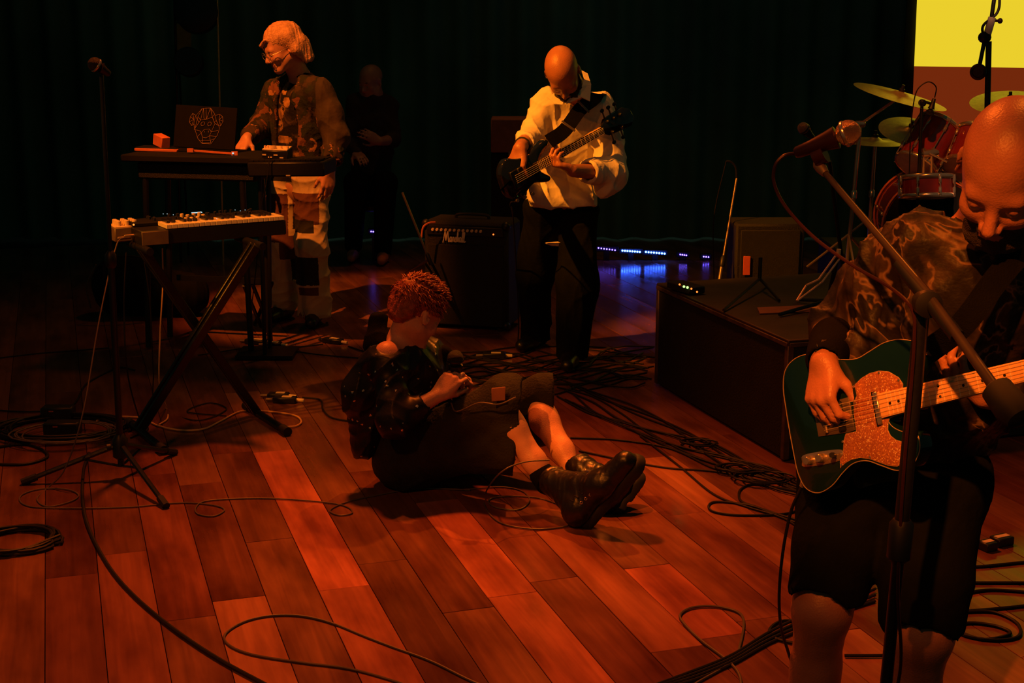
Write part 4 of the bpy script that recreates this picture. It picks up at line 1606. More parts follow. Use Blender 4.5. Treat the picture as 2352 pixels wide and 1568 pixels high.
# trousers
F = Field(*bounds([hR, hL, fR, fL_], 0.19), 0.0065)
F.cone(hR, hL, 0.100, 0.100, 0.04)
F.chain([hR, kR, fR + UP * 0.03], [0.105, 0.105, 0.085], 0.04)
F.chain([hL, kL, fL_ + UP * 0.03], [0.105, 0.112, 0.095], 0.04)
F.cut(V(0, 0, 0.03), -UP)
F.cut((hR + hL) / 2 + UP * 0.10, UP)
F.folds(0.008, 16, 41)
F.build('trousers', M['trouser_black'], b_root)
for a_, d_ in ((fR, V(-0.55, -1, 0)), (fL_, V(-0.15, -1, 0))):
    F = Field(a_ - V(.25, .35, .05), a_ + V(.2, .2, .2), 0.006)
    foot(F, a_ + UP * 0.11, d_, 1.05, 0.046)
    F.build('shoe', M['shoe_black'], b_root)
B(MB().ring(wR + (eR - wR) * 0.18, nrm(eR - wR), 0.034, 0.006, 24, 8), 'bracelet', M['rubber'], b_root)
# cloth hanging behind
m = MB()
m.add([P(1352, 436, 7.42), P(1372, 438, 7.42), P(1371, 460, 7.42), P(1362, 502, 7.43), P(1355, 470, 7.43),
       P(1352, 436, 7.43), P(1372, 438, 7.43), P(1371, 460, 7.43), P(1362, 502, 7.44), P(1355, 470, 7.44)],
      [(0, 4, 3, 2, 1), (5, 6, 7, 8, 9), (0, 1, 6, 5), (1, 2, 7, 6), (2, 3, 8, 7), (3, 4, 9, 8), (4, 0, 5, 9)])
m.build('hanging_cloth', M['yellow_cloth'], b_root)


def outline_smooth(pts, n=6):
    p = [V(a, b, 0) for a, b in pts]
    p = p + [p[0]]
    q = [p[-2]] + p + [p[1]]
    out = []
    for i in range(1, len(q) - 2):
        for j in range(n):
            t = j / n
            out.append(0.5 * ((2 * q[i]) + (-q[i - 1] + q[i + 1]) * t + (2 * q[i - 1] - 5 * q[i] + 4 * q[i + 1] - q[i + 2]) * t * t
                              + (-q[i - 1] + 3 * q[i] - 3 * q[i + 1] + q[i + 2]) * t ** 3))
    return [(a[0], a[1]) for a in out]


# ---- bass guitar -----------------------------------------------------------
bg0 = P(1186, 412, 6.66)          # bridge
bnt = P(1388, 300, 6.94)          # nut
bx = nrm(bnt - bg0)
bl_ = np.linalg.norm(bnt - bg0)
bn = nrm(np.cross(bx, V(0.1, 0.1, 1)))
bn = bn if bn[1] < 0 else -bn
by = np.cross(bn, bx)
by = by if by[2] > 0 else -by
S_ = bl_ / 0.82
bass = thing('bass_guitar', 'glossy black five-string bass guitar held by the bald player', 'bass guitar', bg0)
bo = outline_smooth([(-.10, 0), (-.095, -.08), (-.05, -.135), (.02, -.145), (.09, -.115), (.15, -.10), (.21, -.125), (.265, -.14), (.285, -.115), (.25, -.075), (.225, -.04),
                     (.23, 0), (.25, .035), (.29, .06), (.35, .10), (.365, .13), (.33, .145), (.24, .125), (.16, .105), (.08, .12), (.0, .155), (-.06, .13), (-.095, .07)], 5)
bo = [(a * S_, b * S_) for a, b in bo]
B(MB().prism(bo, bg0 - bn * 0.035, bx, by, bn, -0.018, 0.020, 0.008), 'body', M['body_black'], bass)
hw0, hw1 = 0.034 * S_, 0.025 * S_
x0n = 0.17 * S_
nk = [(x0n, -hw0), (bl_, -hw1), (bl_, hw1), (x0n, hw0)]
B(MB().prism(nk, bg0 - bn * 0.010, bx, by, bn, -0.022, -0.004, 0.0), 'neck', M['maple'], bass)
B(MB().prism(nk, bg0 - bn * 0.010, bx, by, bn, -0.004, 0.001, 0.001), 'fretboard', M['rosewood'], bass)
for fr in range(1, 24):
    xx = bl_ - bl_ * (1 - 2 ** (-fr / 12))
    xx = bl_ * 2 ** (-fr / 12)
    if xx < x0n:
        break
    t_ = (xx - x0n) / (bl_ - x0n)
    hw = hw0 + (hw1 - hw0) * t_
    B(MB().tube([bg0 + bx * xx - by * hw - bn * 0.009, bg0 + bx * xx + by * hw - bn * 0.009], 0.0017, 5), 'fret', M['fretwire'], bass)
for i in range(5):
    y_ = (i - 2) / 2
    B(MB().tube([bg0 + by * y_ * hw0 * 0.82, bg0 + bx * bl_ + by * y_ * hw1 * 0.8 - bn * .003], 0.0011, 5), 'string', M['fretwire'], bass)
hd = [(bl_, -hw1), (bl_ + .03, -.04), (bl_ + .17, -.05), (bl_ + .20, -.02), (bl_ + .19, .03), (bl_ + .15, .055), (bl_ + .03, .045), (bl_, hw1)]
B(MB().prism(hd, bg0 - bn * 0.014, bx, by, bn, -0.018, 0.0, 0.002), 'headstock', M['body_black'], bass)
for i, (dx_, sd) in enumerate(((0.04, 1), (0.08, 1), (0.12, 1), (0.05, -1), (0.11, -1))):
    c = bg0 + bx * (bl_ + dx_) - bn * 0.014
    tn = B(MB().lathe(c + by * sd * 0.030, bn, [(0, 0.009), (0.012, 0.009), (0.018, 0.006)], 12), 'tuner', M['blackmetal'], bass)
    B(MB().tube([c + by * sd * 0.03 - bn * .012, c + by * sd * 0.078 - bn * .012], 0.004, 6).sphere(c + by * sd * 0.085 - bn * .012, 0.013, 10, (bx, by, bn), (1, .8, .4)), 'tuner_key', M['blackmetal'], tn)
B(MB().box(bg0 + bx * 0.0 - bn * 0.008, (0.04, 0.085, 0.014), (bx, by, bn), 0.002), 'bridge', M['blackmetal'], bass)
for q in (0.06, 0.13):
    B(MB().box(bg0 + bx * q * S_ - bn * 0.010, (0.028, 0.085, 0.012), (bx, by, bn), 0.003), 'pickup', M['black'], bass)
for i in range(3):
    c = bg0 + bx * (-0.03 + 0.045 * i) - by * (0.095 + .004 * i) - bn * 0.014
    B(MB().lathe(c, bn, [(0, 0.009), (0.014, 0.008)], 12), 'knob', M['steel'], bass)
# strap over the player's shoulder
m = MB()
sp_ = catmull([bg0 + bx * 0.36 * S_ + by * 0.125 * S_ - bn * .01, P(1296, 300, 6.84), P(1332, 252, 6.95), P(1360, 230, 7.05), P(1378, 218, 7.22), P(1375, 260, 7.42), P(1300, 350, 7.45), P(1215, 405, 7.1), bg0 - bx * .10 * S_], 8)
vs, fs = [], []
for i, p in enumerate(sp_):
    t_ = nrm(sp_[min(i + 1, len(sp_) - 1)] - sp_[max(i - 1, 0)])
    a_ = p - (sR + sL) / 2
    nn_ = V(0, -1, 0.2) if i < len(sp_) * 0.42 else (V(0, 0, 1) if i < len(sp_) * 0.5 else V(0, 1, 0.2))
    w_ = nrm(np.cross(t_, nn_)) * 0.034
    nn_ = nrm(np.cross(w_, t_)) * 0.0025
    vs += [p - w_ - nn_, p + w_ - nn_, p + w_ + nn_, p - w_ + nn_]
for i in range(len(sp_) - 1):
    for j in range(4):
        k_ = (j + 1) % 4
        fs.append((i * 4 + j, i * 4 + k_, (i + 1) * 4 + k_, (i + 1) * 4 + j))
stp = mesh_obj('strap', vs, fs, M['cloth_black'], bass, False)
for t0 in (10, 18):
    p = sp_[t0]
    t_ = nrm(sp_[t0 + 1] - sp_[t0 - 1])
    w_ = nrm(np.cross(t_, V(0, -1, 0.2)))
    B(MB().box(p + V(0, -0.008, 0), (0.08, 0.014, 0.004), (w_, t_, np.cross(w_, t_)), 0.001), 'buckle', M['steel'], stp)
cable([bg0 - bx * 0.05 - by * 0.09, P(1172, 470, 6.9), P(1180, 520, 7.0), fl(1190, 780), fl(1150, 815)], 0.0035, 'thin black lead dropping from the bass guitar to the floor')

# ---- singer sitting on the floor -------------------------------------------
hs = Head(P(955, 722, 5.20), V(0.68, 0.62, -0.55), V(0.30, 0.25, 1), 1.0)
sN, sF = P(888, 812, 5.08), P(985, 808, 5.34)
pN, pF = P(938, 1052, 5.20), P(980, 1035, 5.42)
nkb = P(922, 780, 5.20)
eN, wN = P(905, 965, 4.98), P(1006, 908, 5.03)
eF, wF = P(1020, 930, 5.42), P(1050, 905, 5.22)
kN, kF = P(1146, 918, 5.02), P(1230, 908, 5.28)
aN, aF = P(1256, 1108, 4.90), P(1314, 1078, 5.04)
lo, hi = bounds([hs.c + .18, hs.c - .18, sN, sF, pN, pF, kN, kF, aN, aF, wN], 0.13)
F = Field(lo, hi, 0.0055)
hs.add(F, nkb, 0.050)
torso(F, sN, sF, pN, pF, nkb, -0.02, chest=0.14, waist=0.12, hip=0.14)
F.chain([sN, eN, wN], [0.045, 0.040, 0.026], 0.02)
F.chain([sF, eF, wF], [0.045, 0.040, 0.026], 0.02)
hand(F, wN, nrm(V(0.62, 0.30, 0.68)), V(-0.25, -0.85, 0.35), 1, [(0.7, 0.8, 0.5), (0.75, 0.85, 0.5), (0.8, 0.85, 0.5), (0.9, 0.9, 0.5)], 1.0, thumb=(0.5, 0.7))
hand(F, wF, nrm(V(0.3, -0.3, 0.6)), V(0.6, 0.6, 0.1), -1, [(0.9, 0.9, 0.5)] * 4, 1.0, thumb=(0.5, 0.6))
F.chain([pN, kN], [0.075, 0.050], 0.03)
F.chain([pF, kF], [0.075, 0.050], 0.03)
for k_, a_ in ((kN, aN), (kF, aF)):
    mid = k_ + (a_ - k_) * 0.33
    back = nrm(np.cross(a_ - k_, V(0, 1, 0)))
    back = back if back[0] < 0 else -back
    F.chain([k_, mid + back * 0.012, k_ + (a_ - k_) * 0.75, a_], [0.052, 0.052, 0.040, 0.034], 0.03)
s_root = F.build('person', [M['skin'], M['eye'], M['lips'], M['hair_red']], None, hs.paints(), loc=pN * V(1, 1, 0))
tag(s_root, 'copper-haired person in black sparkly top sitting on the floor holding a microphone', 'person')
hs.brows(s_root, M['hair_red'])
# hair: cap plus tufts
F = Field(hs.c - 0.17, hs.c + 0.19, 0.005)
F.ell(hs.w(0, -0.018, 0.052), (0.088, 0.110, 0.094), hs.ax, 0.02)
F.ell(hs.w(0, -0.075, 0.0), (0.068, 0.05, 0.07), hs.ax, 0.03)
F.ell(hs.w(0, 0.095, -0.03), (0.066, 0.055, 0.085), hs.ax, 0.015, 'sub')
F.folds(0.005, 60, 8, (1, 1, 0.5))
hair_s = F.build('hair', M['hair_red'], s_root)
m = MB()
rr = random.Random(4)
for i in range(1900):
    th = rr.uniform(0, 2 * math.pi)
    ph = math.acos(rr.uniform(-0.25, 1))
    dl = V(math.sin(ph) * math.cos(th), math.sin(ph) * math.sin(th), math.cos(ph))
    if dl[1] > 0.55 and dl[2] < 0.35:
        continue
    b0 = hs.w(dl[0] * 0.084, -0.018 + dl[1] * 0.105, 0.052 + dl[2] * 0.090)
    out = hs.x * dl[0] + hs.y * dl[1] + hs.z * dl[2]
    flow = nrm(out * 0.05 + hs.y * 0.5 * rr.uniform(0.2, 1.3) + hs.x * rr.uniform(-.4, .4) - hs.z * (0.25 if dl[2] < 0.5 else -0.1))
    L_ = rr.uniform(0.022, 0.036)
    m.tube([b0 - out * 0.004, b0 + out * 0.007 + flow * L_ * 0.5, b0 + out * 0.005 + flow * L_], [0.0034, 0.0026, 0.0006], 4, False)
m.build('hair_tufts', M['hair_red'], s_root, True)
# top (sparkly) with open neck showing the near shoulder
pts = [sN, sF, pN, pF, eN, wN, eF]
F = Field(*bounds(pts, 0.2), 0.0055)
fw, up_, lat_, sm_, hm_ = torso(F, sN - UP * 0.03, sF - UP * 0.02, pN + UP * .02, pF + UP * .02, nkb - UP * 0.06, 0.012, chest=0.155, waist=0.15, hip=0.17, depth=0.75)
F.chain([sN - UP * 0.03, eN, eN + (wN - eN) * 0.85], [0.068, 0.070, 0.048], 0.03)
F.chain([sF, eF, eF + (wF - eF) * 0.8], [0.066, 0.062, 0.045], 0.03)
F.chain([P(830, 900, 5.15), P(838, 1020, 5.16)], [0.075, 0.065], 0.05, None)
F.chain([P(850, 840, 5.15), P(830, 900, 5.15)], [0.06, 0.075], 0.05, None)
F.ell(P(893, 772, 5.06), (0.055, 0.07, 0.045), None, 0.01, 'sub')
F.ell(nkb + UP * 0.05, (0.07, 0.07, 0.07), None, 0.01, 'sub')
F.cone(wN, wN + (eN - wN) * 0.13, 0.035, 0.036, 0.004, None, 'sub')
F.cut(V(0, 0, 0.006), -UP)
F.folds(0.007, 22, 51, (1, 1, 0.6))
F.build('top', M['sequin'], s_root)
# black hood / scarf over the far shoulder and behind the neck
F = Field(P(900, 790, 5.2) - 0.25, P(900, 790, 5.2) + 0.25, 0.0055)
F.chain([P(868, 740, 5.34), P(866, 790, 5.30), P(950, 800, 5.38), P(1020, 812, 5.32)], [0.045, 0.05, 0.05, 0.035], 0.03)
F.folds(0.005, 30, 5)
F.build('loose_hood', M['cloth_black'], s_root)
# wide shorts
F = Field(*bounds([pN, pF, kN, kF], 0.19), 0.0055)
F.cone(pN + UP * 0.01, pF + UP * 0.01, 0.135, 0.135, 0.05)
F.chain([pN, (pN + kN) / 2 - UP * 0.01, kN + V(0.035, 0, 0.0)], [0.135, 0.108, 0.093], 0.03)
F.chain([pN, (pN + kN) / 2 - UP * 0.07, P(1178, 1035, 5.00)], [0.12, 0.10, 0.088], 0.04)
F.chain([kN + V(0.025, 0, .012), P(1178, 1035, 5.00)], [0.084, 0.088], 0.03)
F.chain([pF, (pF + kF) / 2 - UP * 0.01, kF + V(0.04, 0, 0.0)], [0.13, 0.10, 0.082], 0.03)
F.chain([pF, (pF + kF) / 2 - UP * 0.07, P(1262, 975, 5.26)], [0.12, 0.09, 0.075], 0.04)
F.chain([kF + V(0.03, 0, .012), P(1262, 975, 5.26)], [0.08, 0.078], 0.03)
cn = P(1192, 960, 5.02)
F.cut(cn, nrm(V(1, 0.0, -0.10)), cn - V(.25, .40, .35), cn + V(.25, 0.115, .3))
cf = P(1274, 940, 5.28)
F.cut(cf, nrm(V(1, 0.0, 0.04)), cf - V(.25, .125, .35), cf + V(.25, .3, .3))
F.cone(P(1222, 955, 5.02), P(1218, 1035, 5.0), 0.058, 0.062, 0.006, None, 'sub')
F.cone(P(1290, 935, 5.28), P(1286, 985, 5.26), 0.052, 0.055, 0.006, None, 'sub')
F.cut(V(0, 0, 0.008), -UP)
F.folds(0.004, 20, 61, (0.7, 1, 1))
shorts = F.build('shorts', mat('washed_black_denim', (0.010, 0.009, 0.007), 0.9, var=0.5, scale=14, bump=0.4, bscale=120), s_root)
pq = P(1145, 905, 4.915)
B(MB().box(pq, (0.05, 0.006, 0.05), (nrm(V(1, 0, .1)), V(0, 1, 0), UP), 0.002), 'knee_patch', M['brown_panel'], s_root)


def boot(ankle, heel, toe, root, sidev):
    ankle, heel, toe = [np.array(q, float) for q in (ankle, heel, toe)]
    d = nrm(toe - heel)
    sole_n = nrm(np.cross(d, sidev))
    if np.dot(sole_n, ankle - heel) < 0:
        sole_n = -sole_n
    L_ = np.linalg.norm(toe - heel)
    lo, hi = bounds([ankle, heel, toe], 0.14)
    F = Field(lo, hi, 0.0045)
    hc = heel + sole_n * 0.058 + d * 0.04
    F.cone(ankle + (ankle - hc) * 0.35, hc + d * 0.02, 0.052, 0.050, 0.03)
    F.cone(hc, hc + d * L_ * 0.42 - sole_n * 0.006, 0.047, 0.048, 0.03, (sidev, 0.9))
    F.cone(hc + d * L_ * 0.42 - sole_n * 0.006, heel + d * (L_ - 0.045) + sole_n * 0.045, 0.048, 0.041, 0.03, (sidev, 1.05))
    F.cone(ankle + sole_n * 0.02, hc + d * L_ * 0.4, 0.045, 0.045, 0.03)
    F.cut(heel + sole_n * 0.022, -sole_n)
    F.cut(ankle + (ankle - hc) * 0.30, nrm(ankle - hc))
    F.cone(ankle - (ankle - hc) * 0.0, ankle + (ankle - hc) * 0.6, 0.040, 0.044, 0.004, None, 'sub')
    F.folds(0.002, 50, 6)
    b = F.build('boot', M['shoe_black'], root)
    F = Field(lo - sole_n * 0.02, hi + sole_n * .02, 0.0045)
    F.cone(heel + d * 0.048, heel + d * L_ * 0.45, 0.047, 0.042, 0.02, (sole_n, 1))
    F.cone(heel + d * L_ * 0.45, heel + d * (L_ - 0.05), 0.044, 0.052, 0.02)
    F.cut(heel + sole_n * 0.026, sole_n)
    F.cut(heel - sole_n * 0.010, -sole_n)
    F.cone(heel + d * (L_ * 0.40) - sole_n * 0.010 - sidev * 0.08, heel + d * (L_ * 0.40) - sole_n * 0.010 + sidev * 0.08, 0.012, 0.012, 0.004, None, 'sub')
    so = F.build('sole', M['rubber'], b)
    # laces / eyelets
    m = MB()
    top_l = ankle + nrm(d - sole_n * .2) * 0.03
    for i in range(5):
        c = hc + d * (0.035 + 0.022 * i) + sole_n * (0.046 - 0.004 * i)
        m.tube([c - sidev * 0.022, c + sole_n * 0.006, c + sidev * 0.022], 0.0028, 6)
    B(m, 'laces', M['cable_black'], b)
    m = MB()
    for i in range(4):
        c = hc + d * (0.045 + 0.022 * i) + sole_n * (0.030 - 0.003 * i) + sidev * 0.041
        m.ring(c, sidev, 0.0045, 0.0016, 12, 6)
    B(m, 'eyelets', M['chrome'], b)
    return b


bN = boot(P(1278, 1112, 4.87), P(1335, 1212, 4.76), P(1478, 1052, 4.70), s_root, nrm(V(0.35, -0.9, 0.1)))
bF = boot(P(1338, 1082, 5.02), P(1400, 1195, 4.90), P(1474, 1085, 4.98), s_root, nrm(V(0.35, -0.9, 0.1)))
F = Field(aN - 0.1, aN + 0.12, 0.0045)
F.cone(aN + (kN - aN) * 0.10, aN, 0.046, 0.044, 0.01)
F.build('sock', M['cloth_black'], s_root)
B(MB().box(P(1350, 1083, 4.9), (0.03, 0.02, 0.014), (nrm(V(1, 0, -.5)), V(0, 1, 0), nrm(V(.5, 0, 1))), 0.002), 'boot_buckle', M['chrome'], s_root)
microphone(P(1048, 925, 5.13), P(1046, 822, 5.10), 'dark handheld microphone held upright by the sitting singer', 0.030, 'black', 'mesh_dark', band='blackmetal')

# ---- guitarist in the right foreground -------------------------------------
hg = Head(P(2312, 396, 2.80), V(-0.42, -0.62, -0.68), V(-0.16, -0.62, 0.82), 1.15)
sA, sB = P(2108, 560, 3.03), P(2428, 590, 2.98)
pA, pB = P(1960, 1090, 3.18), P(2140, 1110, 3.12)
nkb = P(2268, 520, 3.02)
eA, wA = P(1935, 745, 3.22), P(1893, 832, 3.02)
eB, wB = P(2440, 925, 3.05), P(2262, 905, 2.93)
kA, kB = P(1888, 1400, 3.08), P(2120, 1455, 2.98)
aA, aB = V(kA[0] - 0.0, 3.16, 0.09), V(kB[0] + 0.01, 3.08, 0.09)
lo, hi = bounds([hg.c + .2, hg.c - .2, sA, sB, eA, wA, eB, aA * V(1, 1, 0), aB, wB], 0.13)
F = Field(lo, hi, 0.0055)
hg.add(F, nkb, 0.062)
torso(F, sA, sB, pA, pB, nkb, -0.02, chest=0.16, waist=0.14, hip=0.15)
F.chain([sA, eA, wA], [0.05, 0.045, 0.031], 0.02)
F.chain([sB, eB, wB], [0.05, 0.045, 0.031], 0.02)
hdA = nrm(P(1882, 925, 2.97) - wA)
hand(F, wA, hdA, nrm(V(-0.80, -0.60, -0.05)), -1, [(0.75, 0.95, 0.5), (0.95, 0.55, 0.35), (0.85, 0.45, 0.3), (0.8, 0.45, 0.3)], 1.05, thumb=(0.55, 0.75), k=0.006)
hand(F, wB, nrm(V(-0.60, -0.1, 0.35)), nrm(V(0.1, -0.35, -0.9)), -1, [(0.7, 0.7, 0.5), (0.8, 0.8, 0.4), (0.8, 0.8, 0.5), (0.9, 0.8, 0.5)], 1.02, thumb=(0.6, 0.6))
F.chain([pA, kA, aA], [0.09, 0.064, 0.045], 0.03)
F.chain([pB, kB, aB], [0.09, 0.064, 0.045], 0.03)
F.cone(kA - UP * 0.16 + V(0, .03, 0), kA - UP * 0.2 + V(0, .03, 0), 0.055, 0.055, 0.03)
F.cone(kB - UP * 0.16 + V(0, .03, 0), kB - UP * 0.2 + V(0, .03, 0), 0.055, 0.055, 0.03)
g_root = F.build('person', [M['skin2'], M['eye'], M['lips'], M['stubble']], None, hg.paints(beard=3), loc=V(float(pA[0] + pB[0]) / 2, 3.1, 0))
tag(g_root, 'bald person in dark marbled shirt and black shorts bowed over a teal guitar', 'person')
hg.brows(g_root, M['stubble'])
F = Field(hg.c - 0.2, hg.c + 0.2, 0.005)
F.ell(hg.w(0, 0.050, -0.100), (0.068, 0.052, 0.045), hg.ax, 0.02)
F.ell(hg.w(0, 0.105, -0.062), (0.026, 0.03, 0.012), hg.ax, 0.008, 'sub')
F.folds(0.003, 90, 5, (1, 1, .5))
F.build('beard', M['stubble'], g_root)
# shirt
F = Field(*bounds([sA, sB, pA, pB, nkb, eA, wA, eB, wB], 0.2), 0.0065)
fw, up_, lat_, sm_, hm_ = torso(F, sA, sB, pA + UP * 0.06, pB + UP * .06, nkb - UP * 0.02, 0.022, chest=0.185, waist=0.19, hip=0.18, depth=0.7)
F.chain([sA, (sA + eA) / 2 + V(-.005, .0, 0), eA, eA + (wA - eA) * 0.85], [0.085, 0.090, 0.080, 0.048], 0.03)
F.chain([sB, eB, eB + (wB - eB) * 0.7], [0.085, 0.085, 0.055], 0.03)

F.ell(nkb + UP * 0.06, (0.075, 0.08, 0.09), None, 0.01, 'sub')
F.cut((pA + pB) / 2 - UP * 0.02, -UP)
F.folds(0.012, 14, 71, (1, 1, 0.55))
F.folds(0.003, 40, 72)
F.build('shirt', M['satin'], g_root)
F = Field(*bounds([eA, wA], 0.1), 0.0055)
dA = nrm(wA - eA)
F.cone(wA - dA * 0.12, wA - dA * 0.015, 0.056, 0.044, 0.01)
F.cone(wA - dA * 0.04, wA + dA * 0.05, 0.034, 0.036, 0.004, None, 'sub')
F.build('cuff', M['cloth_black'], g_root)
# shorts
F = Field(*bounds([pA, pB, kA, kB], 0.2), 0.0065)
F.cone(pA, pB, 0.135, 0.135, 0.05)
hmA, hmB = P(1880, 1430, 3.06), P(2110, 1512, 2.96)
F.chain([pA, (pA + hmA) / 2, hmA - UP * 0.06], [0.13, 0.108, 0.088], 0.02)
F.chain([pB, (pB + hmB) / 2, hmB - UP * 0.06], [0.13, 0.112, 0.096], 0.02)
czA, czB = P(1880, 1415, 2.98)[2], P(2110, 1505, 2.87)[2]
F.cut(V(hmA[0], hmA[1], czA), nrm(V(-0.10, 0, -1)), hmA - V(.25, .3, .3), hmA + V(.115, .3, .2))
F.cut(V(hmB[0], hmB[1], czB), nrm(V(0.03, 0, -1)), hmB - V(.113, .3, .3), hmB + V(.3, .3, .2))
F.cut((pA + pB) / 2 + UP * 0.12, UP)
F.folds(0.005, 13, 81)
for h_, c_, r_h in ((hmA, czA, 0.074), (hmB, czB, 0.080)):
    F.cone(V(h_[0], h_[1], c_ - 0.02), V(h_[0], h_[1], c_ - 0.10), r_h, r_h, 0.004, None, 'sub')
F.build('shorts', M['trouser_black'], g_root)
for a_ in (aA, aB):
    F = Field(V(a_[0], a_[1], 0.05) - V(.2, .35, .06), V(a_[0], a_[1], .15) + V(.2, .2, .06), 0.007)
    foot(F, a_ + UP * 0.02, V(-0.1, -1, 0), 1.1, 0.046)
    F.build('shoe', M['shoe_black'], g_root)

# ---- electric guitar -------------------------------------------------------
gB = P(1895, 963, 3.00)
best = None
for Yn in np.linspace(2.99, 2.5, 200):
    q = P(2311, 861.7, Yn)
    e_ = abs(np.linalg.norm(q - gB) - 0.4996 * 0.93)
    if best is None or e_ < best[0]:
        best = (e_, q, Yn)
gx = nrm(best[1] - gB)
print('guitar neck Y', best[2], best[0])
camup = V(0, SP, CP)
gn = nrm(np.cross(gx, camup))
gn = gn if gn[1] < 0 else -gn
gy = np.cross(gn, gx)
gy = gy if gy[2] > 0 else -gy
GS = 0.93 / 1000
gt = thing('electric_guitar', 'dark teal electric guitar with gold sparkle pickguard and maple neck', 'guitar', gB)


def gp(x, y, z=0.0):
    return gB + (gx * x + gy * y + gn * z) * GS


def gprism(o, z0, z1, bev=0.0):
    return MB().prism([(a * GS, b * GS) for a, b in o], gB, gx, gy, gn, z0 * GS, z1 * GS, bev * GS)


body = outline_smooth([(-120, 0), (-119, -60), (-116, -110), (-100, -148), (-65, -165), (-20, -155), (20, -130), (55, -114), (95, -114), (135, -132), (175, -149), (215, -146),
                       (243, -120), (250, -90), (238, -72), (208, -66), (184, -50), (178, -34), (200, -28), (250, -27), (262, -15), (262, 15), (262, 40), (285, 60), (300, 90),
                       (290, 118), (250, 135), (205, 138), (160, 128), (120, 120), (75, 128), (30, 146), (-20, 162), (-65, 160), (-100, 140), (-116, 100), (-119, 50)], 5)
B(gprism(body, -48, -4, 4), 'body', M['teal'], gt)
m = MB()
m.tube([gp(a, b, -5) for a, b in body + [body[0]]], 0.0010, 6, False)
B(m, 'binding', M['binding'], gt)
pg = [(104, 62), (125, 72), (150, 78), (178, 78), (205, 70), (228, 52), (236, 36), (234, 28), (168, 28), (168, -29), (182, -33)]
pg += [(176, -42), (172, -56), (176, -70), (188, -82), (206, -90), (218, -95)]
pg += [(214, -122), (200, -134), (180, -140), (155, -134), (130, -122), (105, -110), (80, -104), (55, -104), (35, -109), (18, -118), (22, -98), (34, -88), (38, -74), (44, -56), (52, -44), (84, -44), (86, -10), (92, 24), (104, 36)]
B(gprism(pg, -3.9, -1.2, 0.6), 'pickguard', M['sparkle'], gt)
m = MB()
m.tube([gp(a, b, -2.6) for a, b in pg + [pg[0]]], 0.0011, 5, False)
B(m, 'pickguard_edge', M['binding'], gt)
for (a, b) in [(100, 58), (178, 74), (228, 46), (24, -112), (110, -108), (205, -126), (40, -60), (214, -98), (96, 20)]:
    B(MB().lathe(gp(a, b, -1.2), gn, [(0, 0.0032), (0.0008, 0.0030), (0.0012, 0.0018)], 10), 'screw', M['chrome'], gt)
B(MB().box(gp(158, -4, 1.5), (0.013, 0.070, 0.006), (gx, gy, gn), 0.002), 'neck_pickup', M['chrome'], gt)
B(MB().box(gp(152, -4, 0.2), (0.010, 0.074, 0.003), (gx, gy, gn), 0.001), 'pickup_base', M['black'], gt)
B(gprism([(-30, -36), (62, -42), (80, -40), (80, 38), (-30, 36)], -3.9, -1.0, 0.6), 'bridge_plate', M['steel'], gt)
for i in range(3):
    B(MB().tube([gp(2, -24 + 20 * i - 8, 4), gp(2, -24 + 20 * i + 8, 4)], 0.004, 8), 'saddle', M['steel'], gt)
B(MB().box(gp(48, -2, 1.5), (0.020, 0.066, 0.008), (gx, gy, nrm(gn)), 0.003), 'bridge_pickup', M['black'], gt)
cp_ = outline_smooth([(-92, -98), (-94, -85), (-88, -71), (-30, -71), (26, -76), (33, -86), (28, -100), (-30, -103)], 3)
B(gprism(cp_, -3.9, -1.4, 0.4), 'control_plate', M['chrome'], gt)
for a in (-66, -28):
    kn_ = B(MB().lathe(gp(a, -87, -1.4), gn, [(0, 0.0105), (0.014, 0.0100), (0.017, 0.008)], 20), 'knob', M['chrome'], gt)
sw = B(MB().lathe(gp(12, -87, -1.4), nrm(gn + gx * .3), [(0, 0.003), (0.012, 0.0025), (0.013, 0.006), (0.022, 0.006)], 12), 'selector_switch', M['black'], gt)
nh0, nh1 = 28.0, 21.0
neck = [(168, -nh0), (648, -nh1), (648, nh1), (168, nh0)]
B(gprism([(200, -27), (648, -20), (648, 20), (200, 27)], -20, 2, 0), 'neck', M['maple'], gt)
B(gprism(neck, 0, 6, 0.8), 'fretboard', M['maple'], gt)
for fr in range(1, 22):
    xx = 648 * 2 ** (-fr / 12)
    hw = nh0 + (nh1 - nh0) * (xx - 168) / 480
    B(MB().tube([gp(xx, -hw + .5, 6.2), gp(xx, hw - .5, 6.2)], 0.0010, 6), 'fret', M['fretwire'], gt)
for fr in (3, 5, 7, 9, 12, 15, 17, 19, 21):
    xx = (648 * 2 ** (-fr / 12) + 648 * 2 ** (-(fr - 1) / 12)) / 2
    for yy in ((-12, 12) if fr == 12 else (0,)):
        B(MB().lathe(gp(xx, yy, 6.0), gn, [(0, 0.0031), (0.0003, 0.0031)], 12), 'position_dot', M['blackmatte'], gt)
for i in range(6):
    y_ = (i - 2.5) / 2.5
    B(MB().tube([gp(0, y_ * 26, 9), gp(648, y_ * 18, 8)], 0.00034 + 0.00004 * i, 5), 'string', M['fretwire'], gt)
hs_ = outline_smooth([(648, -21), (668, -30), (690, -24), (760, -16), (815, -8), (838, 8), (830, 34), (800, 44), (760, 46), (700, 40), (672, 32), (655, 24), (648, 21)], 3)
B(gprism(hs_, -12, 2, 1), 'headstock', M['maple'], gt)
for i in range(6):
    c = gp(680 + 24 * i, 28 + i * 1.5, 2)
    tn = B(MB().lathe(c, gn, [(0, 0.005), (0.008, 0.004)], 10), 'tuner', M['chrome'], gt)
    B(MB().tube([gp(680 + 24 * i, 42, -6), gp(680 + 24 * i, 56, -6)], 0.003, 6).sphere(gp(680 + 24 * i, 62, -6), 0.008, 8), 'tuner_key', M['chrome'], tn)
